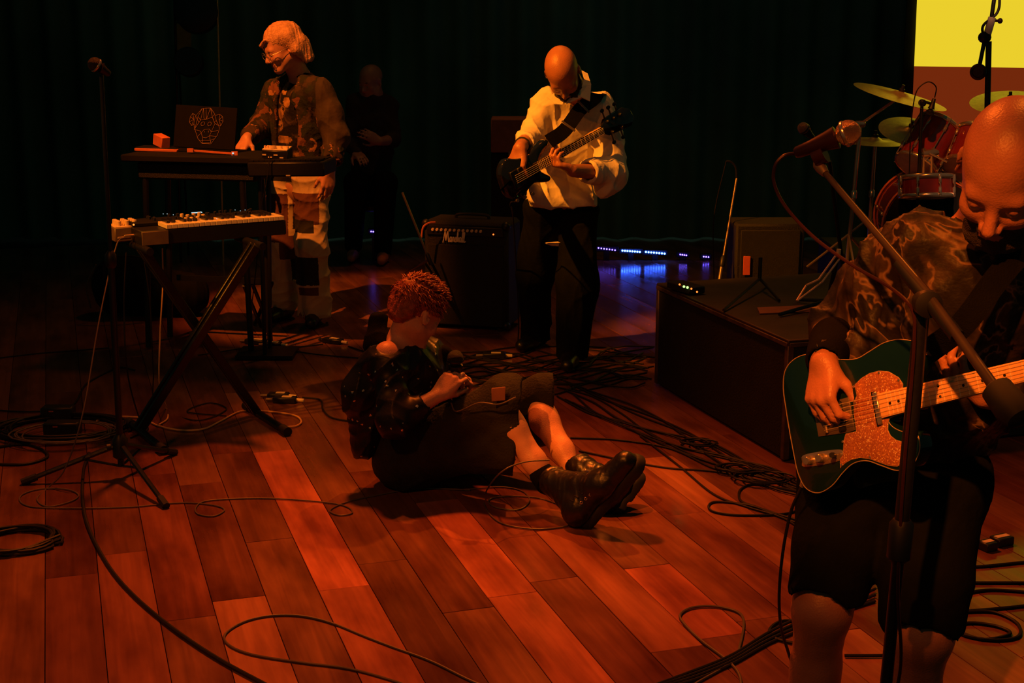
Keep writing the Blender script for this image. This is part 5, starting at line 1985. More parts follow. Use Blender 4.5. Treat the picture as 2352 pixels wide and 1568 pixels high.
for (a, b) in ((-121, 0), (296, 92)):
    B(MB().lathe(gp(a, b, -22), gx, [(-0.003, 0.006), (0.006, 0.004), (0.012, 0.008)], 12), 'strap_button', M['chrome'], gt)
B(MB().lathe(gp(-112, -125, -24), nrm(-gx - gy), [(-.004, 0.010), (0.004, 0.009), (0.022, 0.006)], 12), 'jack_socket', M['chrome'], gt)
# strap across the chest
sp_ = catmull([gp(296, 92, -22), P(2210, 745, 2.78), P(2290, 640, 2.80), P(2360, 560, 2.88), P(2400, 520, 3.05), P(2350, 620, 3.25), P(2150, 820, 3.36), P(1980, 960, 3.25), gp(-124, 0, -26)], 8)
vs, fs = [], []
for i, p in enumerate(sp_):
    t_ = nrm(sp_[min(i + 1, len(sp_) - 1)] - sp_[max(i - 1, 0)])
    nn_ = V(0, -1, 0.2) if i < len(sp_) * 0.4 else (V(0, 0, 1) if i < len(sp_) * 0.5 else V(0, 1, 0.2))
    w_ = nrm(np.cross(t_, nn_)) * 0.026
    nn_ = nrm(np.cross(w_, t_)) * 0.002
    vs += [p - w_ - nn_, p + w_ - nn_, p + w_ + nn_, p - w_ + nn_]
for i in range(len(sp_) - 1):
    for j in range(4):
        k_ = (j + 1) % 4
        fs.append((i * 4 + j, i * 4 + k_, (i + 1) * 4 + k_, (i + 1) * 4 + j))
mesh_obj('strap', vs, fs, M['cloth_black'], gt, False)
cable([gp(-130, -143, -24), P(1815, 1180, 3.1), P(1795, 1290, 3.12), P(1790, 1400, 3.14), P(1805, 1480, 3.2), P(1850, 1568, 3.25), V(0.9, 3.45, 0.03), V(1.2, 3.3, 0.006), V(1.9, 3.5, 0.006)], 0.0038,
      'black guitar lead hanging in a curve beside the left leg of the long black shorts')

# ------------------------------------------------------------ foreground boom stand and microphone
b0, b1 = P(1886, 386, 2.95), P(2292, 900, 2.42)
pt = P(2120, 690, 2.655)
pbv = P(2036, 1568, 2.66)
pdir = nrm(pbv - pt)
pbase = pt + pdir * (pt[2] - 0.04) / (-pdir[2])
fs_t = thing('microphone_stand', 'black boom microphone stand crossing in front of the guitarist', 'microphone stand', pbase * V(1, 1, 0))
B(MB().tube([pbase + V(0, 0, 0.02), pt - pdir * -0.45], 0.0125, 14), 'pole', M['blackmetal'], fs_t)
B(MB().tube([pt + pdir * 0.47, pt], 0.0148, 14), 'upper_pole', M['blackmetal'], fs_t)
B(MB().lathe(pt + pdir * 0.47, pdir, [(-0.03, 0.017), (-0.02, 0.024), (0.05, 0.024), (0.06, 0.014)], 16), 'clutch', M['black'], fs_t)
bd = nrm(b1 - b0)
B(MB().tube([b0, pt + V(0, -0.02, 0.02), b1], [0.0062, 0.0085, 0.0105], 12), 'boom_arm', M['boom'], fs_t)
B(MB().lathe(pt - V(0, 0.045, 0), V(0, 1, 0), [(0, 0.012), (0.004, 0.026), (0.03, 0.026), (0.05, 0.02), (0.07, 0.012)], 18), 'boom_clamp', M['black'], fs_t)
B(MB().tube([pt - bd * 0.10 + V(0, -0.02, 0.01), pt + bd * 0.11 + V(0, -0.02, 0.01)], 0.0145, 12), 'boom_sleeve', M['black'], fs_t)
cw_ = P(2314, 925, 2.40)
B(MB().lathe(cw_ - bd * 0.045, bd, [(0, 0.014), (0.01, 0.028), (0.06, 0.032), (0.085, 0.024), (0.09, 0.01)], 20), 'counterweight', M['rubber'], fs_t)
for a in (40, 160, 280):
    d = V(math.cos(math.radians(a)), math.sin(math.radians(a)), 0)
    h = pbase + V(0, 0, 0.12)
    B(MB().tube([h, pbase * V(1, 1, 0) + d * 0.33 + V(0, 0, 0.012)], 0.0095, 8), 'leg', M['blackmetal'], fs_t)
B(MB().lathe(b0, nrm(b0 - b1), [(-0.02, 0.008), (0, 0.012), (0.012, 0.012), (0.02, 0.008)], 12), 'clip_joint', M['steel'], fs_t)
mA, mBl = P(1826, 352, 2.97), P(1948, 305, 2.93)
B(MB().tube([P(1870, 362, 2.96), P(1895, 350, 2.95)], [0.020, 0.022], 14, True).tube([P(1878, 365, 2.95), b0], 0.009, 8), 'microphone_clip', M['red_sheen'], fs_t)
microphone(mA, mBl, 'large vocal microphone in a boom clip beside the drums, ball pointing right', 0.0265, 'red_sheen', 'mesh_grille')
cable([P(1826, 352, 2.97), P(1800, 358, 2.97), P(1781, 380, 2.97), P(1778, 420, 2.97), P(1805, 475, 2.95), P(1870, 545, 2.88), P(1960, 610, 2.80), P(2045, 660, 2.72), P(2095, 710, 2.66), P(2100, 780, 2.64),
       P(2092, 900, 2.64), P(2075, 1100, 2.64), P(2062, 1350, 2.64), P(2063, 1568, 2.64), V(0.72, 2.7, 0.2), V(0.8, 2.8, 0.01), V(1.4, 2.9, 0.008)], 0.0036,
      'reddish cable looping from the vocal microphone down the boom stand', 'red_sheen')

# ------------------------------------------------------------ guitar amplifier
aY = 8.05
af = P(985, 660, aY)
al_, ar_ = P(972, 512, aY)[0], P(1160, 512, aY - .1)[0]
az1 = P(980, 505, aY)[2]
am = thing('guitar_amplifier', 'black combo amplifier with white script name on its grille', 'amplifier', V((al_ + ar_) / 2, aY + .13, 0))
axn = nrm(V(0.96, -0.28, 0))
ayn = V(-axn[1], axn[0], 0)
aaw = 0.50
ac = V(al_, aY, 0) + axn * aaw / 2
axa = (axn, ayn, UP)
B(MB().box(ac + ayn * 0.14 + UP * (az1 / 2 + .01), (aaw, 0.27, az1 - 0.02), axa, 0.02), 'cabinet', M['tolex'], am)
B(MB().box(ac + UP * (az1 * 0.40 + .01), (aaw - 0.05, 0.012, az1 * 0.74), axa, 0.004), 'grille', M['grille'], am)
B(MB().box(ac + UP * (az1 - 0.055), (aaw - 0.05, 0.012, 0.05), axa, 0.002), 'control_panel', M['black'], am)
for i in range(12):
    B(MB().lathe(ac + axn * (-0.19 + 0.026 * i) + UP * (az1 - 0.05) - ayn * 0.006, -ayn, [(0, 0.0085), (0.010, 0.0075)], 10), 'knob', M['knob_cream'], am)
B(MB().lathe(ac + axn * 0.17 + UP * (az1 - 0.065) - ayn * 0.006, -ayn, [(0, 0.0045), (0.004, 0.004)], 8), 'power_light', M['led_orange'], am)
for sx in (-1, 1):
    for sz in (0.035, az1 - 0.02):
        B(MB().sphere(ac + axn * sx * (aaw / 2 - 0.012) + UP * sz + ayn * 0.015, 0.026, 10), 'corner_guard', M['black'], am)
B(MB().tube(catmull([ac + UP * (az1 + .0) - axn * 0.10 + ayn * .14, ac + UP * (az1 + .022) - axn * 0.08 + ayn * .14, ac + UP * (az1 + .022) + axn * 0.08 + ayn * .14, ac + UP * (az1) + axn * 0.10 + ayn * .14], 4), 0.009, 6), 'carry_handle', M['rubber'], am)
for sx in (-1, 1):
    for sy_ in (0.03, 0.24):
        B(MB().lathe(ac + axn * sx * 0.2 + ayn * sy_, UP, [(0, 0.018), (0.02, 0.02)], 10), 'foot', M['rubber'], am)


def text_mesh(txt, size, org, ex, ey, ez, m, parent, name, shear=0.0, depth=0.002, bold=0.0, cx=True):
    cu = bpy.data.curves.new('txt', 'FONT')
    cu.body = txt
    cu.size = size
    cu.shear = shear
    cu.extrude = depth
    cu.offset = bold
    if cx:
        cu.align_x = 'CENTER'
        cu.align_y = 'CENTER'
    o = bpy.data.objects.new('txt', cu)
    COL.objects.link(o)
    dg = bpy.context.evaluated_depsgraph_get()
    me = bpy.data.meshes.new_from_object(o.evaluated_get(dg))
    bpy.data.objects.remove(o, do_unlink=True)
    vs = [np.array(org) + ex * v.co.x + ey * v.co.y + ez * v.co.z for v in me.vertices]
    fs = [tuple(p.vertices) for p in me.polygons]
    return mesh_obj(name, vs, fs, m, parent, False)


lo_c = P(1041, 546, aY - 0.08)
lo_c = ac + axn * float((lo_c - ac) @ axn) + UP * lo_c[2] - ayn * 0.010
# cursive name written as strokes on the grille
SCR = [
    [(0, -.1), (.03, .05), (.10, .35), (.22, 1.0), (.26, 1.05), (.28, .6), (.30, .1)], [(.30, .1), (.42, .75), (.52, 1.0), (.53, .5), (.56, .05), (.62, .0), (.66, .1)],
    [(.86, .42), (.76, .46), (.70, .2), (.76, .0), (.86, .2), (.88, .45), (.87, .05), (.92, .02), (.97, .15)],
    [(.97, .15), (1.02, .5), (1.03, .38), (1.12, .42), (1.10, .1), (1.16, .02), (1.20, .12)],
    [(1.20, .12), (1.30, .48), (1.36, .2), (1.30, .0), (1.22, .05)], [(1.34, .05), (1.42, .2), (1.52, .8), (1.50, 1.0), (1.44, .6), (1.42, 0), (1.50, .4), (1.56, .38), (1.56, .05), (1.62, .05)],
    [(1.80, .42), (1.70, .46), (1.64, .2), (1.70, .0), (1.80, .2), (1.82, .45), (1.81, .05), (1.86, .02), (1.91, .15)],
    [(1.91, .15), (2.02, .75), (2.00, 1.0), (1.94, .6), (1.94, .1), (2.0, .0), (2.06, .15)], [(2.06, .15), (2.17, .75), (2.15, 1.0), (2.09, .6), (2.09, .1), (2.15, .0), (2.26, .1)]]
m = MB()
for stt in SCR:
    pp = catmull([lo_c + axn * ((a - 1.13) * 0.060) + UP * ((b - 0.45) * 0.058 - 0.0) for a, b in stt], 4)
    m.tube(pp, 0.0034, 6)
B(m, 'script_name', mat('white_script', (0.85, 0.75, 0.6), 0.5), am)

# leaning thin stand beside the amp
ls = thing('tripod_stand', 'thin dark stand leaning beside the combo amplifier', 'stand', fl(985, 615))
q0, q1 = P(986, 596, 7.75), P(924, 442, 7.75)
B(MB().tube([q0, q1], 0.006, 8), 'pole', M['steel'], ls)
for (x, y) in ((930, 628), (1020, 640), (990, 600)):
    B(MB().tube([q0, fl(x, y, 0.01)], 0.007, 6), 'leg', M['blackmetal'], ls)
B(MB().lathe(q0, nrm(q1 - q0), [(-.03, 0.012), (0.03, 0.012), (0.04, 0.006)], 10), 'hub', M['black'], ls)
cable([P(968, 545, 7.93), P(972, 522, 7.93), P(985, 512, 7.95), P(1000, 510, 7.96)], 0.006, 'short reddish lead arching into the amplifier panel', 'orange_card')

# brown case behind the bass player
bc = P(1178, 308, 9.6)
o = thing('equipment_case', 'tall brown equipment case in the dark behind the bass player', 'case', bc * V(1, 1, 0))
B(MB().box(bc, (0.29, 0.3, 0.22), None, 0.008), 'lid', M['brown_panel'], o)
B(MB().box(bc * V(1, 1, 0) + UP * (bc[2] - 0.115) / 2, (0.29, 0.3, bc[2] - 0.12), None, 0.008), 'body', M['blackmatte'], o)
B(MB().box(bc + V(0, -0.152, -0.115), (0.06, 0.006, 0.03), None, 0.002), 'latch', M['steel'], o)

# ------------------------------------------------------------ LED bars at the back
LEDS = [((1375, 570), (1413, 575), 7, 'led_violet'), ((1430, 576), (1470, 579), 8, 'led_blue'), ((1484, 579), (1527, 583), 8, 'led_blue'), ((1563, 585), (1577, 587), 4, 'led_violet'),
        ((1617, 590), (1628, 591), 3, 'led_violet'), ((852, 532), (867, 533), 4, 'led_violet')]
desc = ['violet-white row of lamps just right of the bass player', 'bright blue-white row, left of the two brightest', 'bright blue-white row, right of the two brightest', 'short violet row of four lamps',
        'short row of three violet lamps nearest the platform', 'tiny violet row far back behind the standing keyboardist']
for (a, b, n, mm), dsc in zip(LEDS, desc):
    Yl = 10.35
    pa, pb = P(a[0], a[1], Yl), P(b[0], b[1], Yl)
    t = thing('light_bar', 'LED light bar on the floor: ' + dsc, 'light', (pa + pb) / 2 * V(1, 1, 0), 'light bars along the back')
    B(MB().box((pa + pb) / 2 + V(0, 0.045, 0.0), (np.linalg.norm(pb - pa) + 0.05, 0.05, 0.04), None, 0.004), 'housing', M['black'], t)
    zc = float(((pa + pb) / 2)[2])
    B(MB().box(V(((pa + pb) / 2)[0], Yl + .045, (zc - 0.02) / 2), (0.04, 0.05, max(zc - 0.02, 0.01))), 'foot', M['black'], t)
    for i in range(n):
        c = pa + (pb - pa) * i / (n - 1)
        B(MB().sphere(c + V(0, 0.012, 0), 0.0070 if mm == 'led_blue' else 0.0055, 8), 'lamp', M['led_white' if mm == 'led_blue' else 'led_pale'], t)

# ------------------------------------------------------------ drum kit
drumY = 8.35


def cymbal(c, nrm_, r, label, stand_to=None):
    t = thing('cymbal', label, 'cymbal', c)
    n_ = nrm(nrm_)
    B(MB().lathe(c, n_, [(-0.012, r * 0.99), (-0.0105, r), (-0.002, r * 0.55), (0.003, r * 0.22), (0.016, r * 0.14), (0.022, r * 0.05), (0.020, 0.003), (0.012, r * 0.12), (-0.004, r * 0.22), (-0.0075, r * 0.6)], 40),
      'plate', M['cymbal'], t)
    B(MB().lathe(c + n_ * 0.02, n_, [(0, 0.018), (0.015, 0.018), (0.02, 0.010), (0.04, 0.010)], 12), 'felt', M['black'], t)
    return t


cy1 = P(2068, 218, 8.35)
cymbal(cy1, nrm(V(0.24, -0.14, 1)), 0.275, 'large yellow-lit cymbal tilted above the small drum')
cy2 = P(2092, 298, 8.6)
cymbal(cy2, nrm(V(0.05, -0.42, 1)), 0.19, 'smaller dull yellow cymbal half behind the small drum')
cy3 = P(2320, 232, 8.9)
cymbal(cy3, nrm(V(-0.1, -0.25, 1)), 0.24, 'dim cymbal behind the head of the bald guitarist')
cy4 = P(2010, 322, 8.9)
cymbal(cy4, nrm(V(0.02, -0.06, 1)), 0.20, 'dark flat cymbal left of the small drum')


def cstand(base, top_, label, knee=None):
    base = np.array(base)
    t = thing('cymbal_stand', label, 'stand', base)
    p = [base, top_] if knee is None else [base, knee, top_]
    B(MB().tube([p[0] + UP * 0.05, p[1]], 0.012, 10), 'pole', M['chrome'], t)
    if knee is not None:
        B(MB().tube([p[1], p[2]], 0.008, 10), 'boom_arm', M['chrome'], t)
        B(MB().lathe(knee - V(0.03, 0, 0), V(1, 0, 0), [(0, 0.01), (0.004, 0.02), (0.05, 0.02), (0.06, 0.01)], 12), 'joint', M['chrome'], t)
    B(MB().lathe(base + (p[1] - base) * 0.5, nrm(p[1] - base), [(0, 0.014), (0.005, 0.019), (0.04, 0.019), (0.05, 0.012)], 12), 'clamp', M['chrome'], t)
    for a in (30, 150, 270):
        d = V(math.cos(math.radians(a)), math.sin(math.radians(a)), 0)
        B(MB().tube([base + UP * 0.22, base + d * 0.24 + UP * 0.01], 0.007, 6), 'leg', M['chrome'], t)
    return t


cb1 = P(1948, 560, 8.2)
cstand(V(cb1[0], 8.2, 0.30), cy1 - UP * 0.01, 'chrome cymbal stand rising to the large yellow-lit cymbal', P(1976, 285, 8.2))
cstand(V(cy2[0], 8.62, 0.30), cy2 - UP * 0.01, 'chrome stand under the smaller dull yellow cymbal')
cstand(V(cy3[0], 8.92, 0.30), cy3 - UP * 0.01, 'chrome stand under the dim cymbal behind the guitarist')
cstand(V(cy4[0], 8.92, 0.30), cy4 - UP * 0.01, 'chrome stand under the dark flat cymbal')


def drum(c0, c1, r, label, hoop='chrome', lugs=8, shell='drum_red', stand=True, name='drum', head_m='drum_head', hoopm=None):
    """c0 bottom centre, c1 top centre"""
    c0, c1 = np.array(c0), np.array(c1)
    d = nrm(c1 - c0)
    L_ = np.linalg.norm(c1 - c0)
    t = thing(name, label, 'drum', c0)
    B(MB().lathe(c0, d, [(0, r), (L_, r)], 40), 'shell', M[shell], t)
    for c, s_ in ((c0, -1), (c1, 1)):
        B(MB().ring(c + d * s_ * -0.004, d, r * 1.03, 0.007, 48, 8, 1.9), 'hoop', M[hoop], t)
        B(MB().lathe(c + d * 0.002 * s_, d * s_, [(0, r * 0.99), (0.002, r * 0.985)], 32), 'drum_head', M[head_m], t)
    a, b, _ = frame_from(d)
    for i in range(lugs):
        th = 2 * math.pi * i / lugs + 0.2
        e = a * math.cos(th) + b * math.sin(th)
        m = MB()
        for f_ in (0.22, 0.78):
            m.box(c0 + d * L_ * f_ + e * (r + 0.010), (0.018, 0.018, 0.05), (e, np.cross(d, e), d), 0.006)
        m.tube([c0 + e * (r + 0.014) - d * 0.005, c1 + e * (r + 0.014) + d * 0.005], 0.0035, 6)
        B(m, 'lug', M['chrome'], t)
    return t, a, b, d


t0, t1 = P(2104, 382, 8.3), P(2158, 290, 8.42)
dt, a_, b_, d_ = drum(t0, t1, 0.125, 'small red lacquered tom drum with chrome hoops, tilted to the right')
drum(P(2225, 392, 8.25), P(2255, 315, 8.35), 0.15, 'second red tom drum, mostly hidden by the bald head')
drum(P(2140, 520, 8.15) - V(0, .0, 0), P(2140, 520, 8.15) + V(0.05, 0.40, 0.02), 0.27, 'wide bass drum standing behind the guitarist', name='bass_drum', head_m='blackmatte', hoop='orange_card')
drum(P(2128, 452, 8.0), P(2128, 405, 8.02), 0.145, 'shallow red drum under the tilted tom drum', lugs=8)
m_t = thing('tom_mount', 'chrome double tube mount holding the tilted tom drum', 'stand', P(2150, 470, 8.3))
B(MB().tube([P(2118, 470, 8.22), P(2122, 340, 8.18)], 0.011, 10), 'post', M['chrome'], m_t)
B(MB().tube([P(2138, 470, 8.22), P(2140, 350, 8.18)], 0.011, 10), 'post', M['chrome'], m_t)
B(MB().lathe(P(2136, 352, 8.19), V(1, 0, 0.1), [(-.05, 0.012), (-.04, 0.024), (0.03, 0.024), (0.05, 0.012)], 12), 'clamp', M['chrome'], m_t)
B(MB().tube([P(2136, 352, 8.17), P(2175, 372, 8.15)], 0.006, 8), 'memory_rod', M['chrome'], m_t)
# clip-on drum microphone
dm0 = P(2137, 252, 8.1)
microphone(P(2146, 226, 8.1), P(2136, 258, 8.1), 'small black drum microphone pointing down at the tilted tom', 0.022, 'black', 'mesh_dark', band='blackmetal')
cstd = thing('microphone_stand', 'black gooseneck boom holding the small drum microphone', 'microphone stand', V(P(2105, 560, 8.1)[0], 8.1, 0.30))
B(MB().tube([V(P(2105, 560, 8.1)[0], 8.1, 0.33), P(2118, 232, 8.1)], 0.010, 8), 'pole', M['blackmetal'], cstd)
B(MB().tube([P(2118, 232, 8.1), P(2146, 240, 8.1)], 0.008, 8), 'boom_arm', M['blackmetal'], cstd)
B(MB().lathe(P(2118, 236, 8.1), V(0, -1, 0), [(-.02, 0.012), (-.01, 0.02), (0.02, 0.02), (0.03, 0.01)], 12), 'joint', M['blackmetal'], cstd)
B(MB().lathe(V(P(2105, 560, 8.1)[0], 8.1, 0.30), UP, [(0, 0.11), (0.02, 0.10), (0.03, 0.02)], 20), 'round_base', M['blackmetal'], cstd)
cable([P(2147, 224, 8.1), P(2150, 200, 8.08), P(2132, 188, 8.06), P(2108, 205, 8.06), P(2098, 240, 8.07), P(2092, 300, 8.08), P(2088, 420, 8.08)], 0.0035, 'thin black cable arching over the drum microphone')

# overhead microphone boom at the top right
ovY = 6.2
ovt = thing('microphone_stand', 'tall black overhead boom stand before the yellow screen', 'microphone stand', V(P(2268, 700, ovY)[0] - .02, ovY, PH))
pm_ = P(2262, 250, ovY)
B(MB().tube([V(P(2268, 700, ovY)[0] - .02, ovY, PH + 0.03), P(2271, 95, ovY)], 0.0125, 10), 'pole', M['blackmetal'], ovt)
B(MB().tube([P(2248, 160, ovY - .02), P(2262, 90, ovY - .02), P(2276, 50, ovY - .02), P(2292, -60, ovY - .02)], 0.0085, 10), 'boom_arm', M['blackmetal'], ovt)
B(MB().tube([P(2268, 78, ovY - .03), P(2279, 40, ovY - .03)], 0.0165, 12), 'metal_sleeve', mat('pale_metal_sleeve', (0.9, 0.75, 0.65), 0.35, 0.0), ovt)
B(MB().lathe(P(2266, 86, ovY - .05), V(0, 1, 0), [(0, 0.012), (0.01, 0.024), (0.04, 0.024), (0.06, 0.012)], 14), 'clamp', M['black'], ovt)
B(MB().tube([P(2279, 47, ovY - .03), P(2295, 48, ovY - .03)], 0.006, 8).sphere(P(2297, 48, ovY - .03), 0.012, 10), 'wing_knob', M['red_sheen'], ovt)
B(MB().ring(P(2247, 165, ovY - .03), V(0.3, 1, 0.0), 0.026, 0.009, 24, 8).tube([P(2247, 165, ovY - .04), P(2247, 166, ovY - 0.01)], 0.022, 14), 'counterweight', M['red_sheen'], ovt)
for a in (30, 150, 270):
    d = V(math.cos(math.radians(a)), math.sin(math.radians(a)), 0)
    bb_ = V(P(2268, 700, ovY)[0] - .02, ovY, PH + .006)
    B(MB().tube([bb_ + UP * 0.2, bb_ + d * 0.3 + UP * 0.01], 0.009, 6), 'leg', M['blackmetal'], ovt)
cable([P(2262, 92, ovY - .03), P(2258, 60, ovY - .03), P(2290, 30, ovY - .03), P(2296, -5, ovY - .03), P(2290, -60, ovY - .03)], 0.006, 'black cable wrapped along the overhead boom')

# small far microphone near the vocal microphone
sm = P(1845, 294, 6.4)
microphone(P(1868, 318, 6.42), sm, 'small ball microphone on a boom in the dark left of the vocal microphone', 0.026, 'black', 'mesh_grille', band='blackmetal')
t = thing('microphone_stand', 'slim boom stand of the small ball microphone, behind the platform', 'microphone stand', V(P(1975, 560, 7.3)[0], 7.3, 0))
B(MB().tube([V(P(1975, 560, 7.3)[0], 7.3, 0.02), P(1905, 370, 7.0)], 0.010, 8), 'pole', M['blackmetal'], t)
B(MB().tube([P(1866, 316, 6.42), P(1905, 372, 7.0)], 0.007, 8), 'boom_arm', M['steel'], t)
B(MB().lathe(V(P(1975, 560, 7.3)[0], 7.3, 0), UP, [(0, 0.12), (0.02, 0.12), (0.03, 0.02)], 20), 'round_base', M['blackmetal'], t)

# ------------------------------------------------------------ gear on the platform
ptop = PH + 0.001
t = thing('amplifier_head', 'black box amplifier with a red label standing behind the platform', 'amplifier', P(1760, 600, 7.35) * V(1, 1, 0))
c = P(1768, 600, 7.35)
B(MB().box(V(c[0], 7.5, 0.37), (0.36, 0.28, 0.66), None, 0.012), 'cabinet', M['tolex'], t)
B(MB().box(V(c[0], 7.355, 0.37), (0.31, 0.012, 0.60), None, 0.004), 'grille', M['grille'], t)
B(MB().box(P(1715, 610, 7.34), (0.036, 0.005, 0.10), None, 0.001), 'red_label', M['red_label'], t)
for sx in (-1, 1):
    B(MB().lathe(V(c[0] + sx * 0.14, 7.5, 0), UP, [(0, 0.02), (0.045, 0.02)], 10), 'foot', M['rubber'], t)
t = thing('instrument_stand', 'folding instrument stand with shining metal arms on the platform', 'stand', fl(1850, 720, ptop))
for (x0, y0, x1, y1) in ((1926, 578, 1880, 642), (1930, 592, 1888, 648), (1880, 642, 1852, 655), (1888, 648, 1832, 690), (1852, 655, 1830, 690)):
    B(MB().tube([P(x0, y0, 6.05), P(x1, y1, 6.0)], 0.0045, 6), 'arm', mat('copper_rod', (0.85, 0.6, 0.4), 0.45, 0.3), t)
B(MB().tube([P(1927, 572, 6.05), P(1925, 590, 6.05)], 0.010, 8), 'tip', M['label_cream'], t)
B(MB().tube([P(1924, 585, 6.06), P(1900, 700, 6.15)], 0.010, 8), 'upright', M['blackmetal'], t)
for (x, y) in ((1790, 722), (1880, 735), (1830, 688)):
    B(MB().tube([P(1900, 690, 6.15), fl(x, y, ptop + 0.01)], 0.008, 6), 'leg', M['blackmetal'], t)
t, tp_, _ = tripod_stand(fl(1655, 655, 0.51) * V(1, 1, 0) + V(0.0, 0.45, 0), 1.4, 'slim dark microphone stand with a bent top behind the platform', hub=0.3, leg=0.25, angs=(30, 150, 270), rp=0.008, top=P(1692, 410, 7.55), m='steel')
B(MB().tube(catmull([P(1692, 410, 7.55), P(1690, 385, 7.55), P(1680, 372, 7.55), P(1668, 370, 7.55)], 4), 0.006, 6), 'bent_arm', M['blackmetal'], t)
t = thing('low_tripod', 'short black tripod standing on the platform top', 'stand', fl(1745, 665, ptop))
hb_ = P(1745, 640, 6.55)
B(MB().tube([hb_, hb_ + V(0.0, 0, 0.10)], 0.009, 8), 'post', M['blackmetal'], t)
for (x, y) in ((1662, 712), (1790, 690), (1760, 655)):
    B(MB().tube([hb_, fl(x, y, ptop + 0.008)], 0.0065, 6), 'leg', M['blackmetal'], t)
# pedal with glowing lights
pdc = fl(1575, 664, ptop + 0.01)
t = thing('effects_pedal', 'flat black effects pedal with green and orange lights on the platform corner', 'effects pedal', pdc - UP * 0.01)
pdx = nrm(fl(1604, 672, ptop) - fl(1548, 655, ptop))
B(MB().box(pdc + UP * 0.01, (0.19, 0.09, 0.032), (pdx, nrm(np.cross(UP, pdx)), UP), 0.004), 'casing', M['black'], t)
for (x, y, mm) in ((1561, 653, 'led_orange'), (1571, 658, 'led_green'), (1579, 660, 'led_green'), (1588, 663, 'led_orange'), (1601, 670, 'led_orange')):
    B(MB().sphere(fl(x, y, ptop + 0.040), 0.0045 if mm != 'led_green' else 0.006, 8), 'lamp', M[mm], t)
t = thing('flat_cable_mat', 'reddish flat sheet lying on the platform top', 'sheet', fl(1800, 712, ptop))
MB().prism([(0, 0), (0.26, -0.03), (0.30, 0.10), (0.05, 0.12)], fl(1745, 722, ptop), ACROSS, BOARD, UP, 0.001, 0.005, 0).build('sheet', M['brown_panel'], t)

# ------------------------------------------------------------ left background gear
# round black gear bag under the keyboard
gb_c = fl(300, 738)
t = thing('gear_bag', 'large black padded gear bag on the floor behind the keyboard stand', 'bag', gb_c + V(0, .2, 0))
F = Field(gb_c + V(-0.38, -0.1, -0.02), gb_c + V(0.55, 0.5, 0.45), 0.009)
F.cone(gb_c + V(-0.1, 0.18, 0.16), gb_c + V(0.30, 0.18, 0.13), 0.16, 0.14, 0.05)
F.cone(gb_c + V(-0.1, 0.2, 0.22), gb_c + V(0.05, 0.2, 0.20), 0.15, 0.14, 0.05)
F.cut(V(0, 0, 0.005), -UP)
F.folds(0.006, 16, 3)
F.build('bag', M['cloth_black'], t)
B(MB().tube(catmull([gb_c + V(-0.15, .02, 0.25), gb_c + V(-0.1, -0.02, 0.38), gb_c + V(0.1, -0.02, 0.38), gb_c + V(0.18, .02, 0.25)], 6), 0.01, 6, flat=0.4), 'handle', M['rubber'], t)
B(MB().tube(catmull([gb_c + V(-.26, 0.1, 0.06), gb_c + V(-0.27, 0.08, 0.2), gb_c + V(-0.2, 0.06, 0.33)], 6), 0.004, 6), 'zip', M['steel'], t)
# stand legs of the equipment table seen low
t = thing('folding_stand', 'dark folding stand legs below the equipment table by the cream trousers', 'stand', fl(600, 760))
for (a, b) in (((575, 640), (620, 752)), ((625, 650), (585, 745)), ((560, 655), (600, 750))):
    B(MB().tube([P(a[0], a[1], 7.75), fl(b[0], b[1], 0.012)], 0.011, 8), 'leg', M['blackmetal'], t)
B(MB().tube([P(560, 650, 7.75), P(628, 650, 7.75)], 0.010, 8), 'cross_bar', M['blackmetal'], t)
# background percussion rig, top left
t = thing('percussion_rack', 'dark percussion rack with round drums in the gloom at the upper left', 'drum rack', V(P(455, 500, 10.2)[0], 10.2, 0))
for (x, y, r) in ((450, 30, 0.15), (432, 146, 0.10)):
    c = P(x, y, 10.2)
    B(MB().lathe(c + V(0, .06, 0), V(0.1, -1, 0.15), [(0, r), (0.12, r), (0.125, r * 0.95)], 30), 'hanging_drum', M['black'], t)
B(MB().tube([V(P(499, 300, 10.2)[0], 10.2, 0.0), P(499, 0, 10.2), P(499, -40, 10.2)], 0.008, 8), 'pole', M['cymbal'], t)
B(MB().tube([V(P(400, 300, 10.3)[0], 10.3, 0.0), P(400, -40, 10.3)], 0.010, 8), 'pole', M['blackmetal'], t)
B(MB().tube([P(395, -20, 10.28), P(540, -10, 10.28)], 0.012, 8), 'cross_bar', M['blackmetal'], t)
t2 = thing('fabric_panel', 'narrow dim yellow fabric panel hanging behind the round drums at the upper left', 'banner', P(420, 100, 10.6))  # cloth panel coloured dim yellow, behind the round drums
m = MB()
pa, pb = P(402, 55, 10.6), P(438, 130, 10.6)
m.add([P(404, 52, 10.6), P(438, 75, 10.6), P(438, 108, 10.6), P(408, 128, 10.6), P(402, 100, 10.6)] + [q + V(0, .02, 0) for q in (P(404, 52, 10.6), P(438, 75, 10.6), P(438, 108, 10.6), P(408, 128, 10.6), P(402, 100, 10.6))],
      [(0, 4, 3, 2, 1), (5, 6, 7, 8, 9), (0, 1, 6, 5), (1, 2, 7, 6), (2, 3, 8, 7), (3, 4, 9, 8), (4, 0, 5, 9)])
m.build('cloth', M['yellow_cloth'], t2)
B(MB().tube([P(406, 50, 10.63), V(P(406, 50, 10.63)[0], 10.63, 0.0)], 0.008, 8), 'pole', M['blackmatte'], t2)

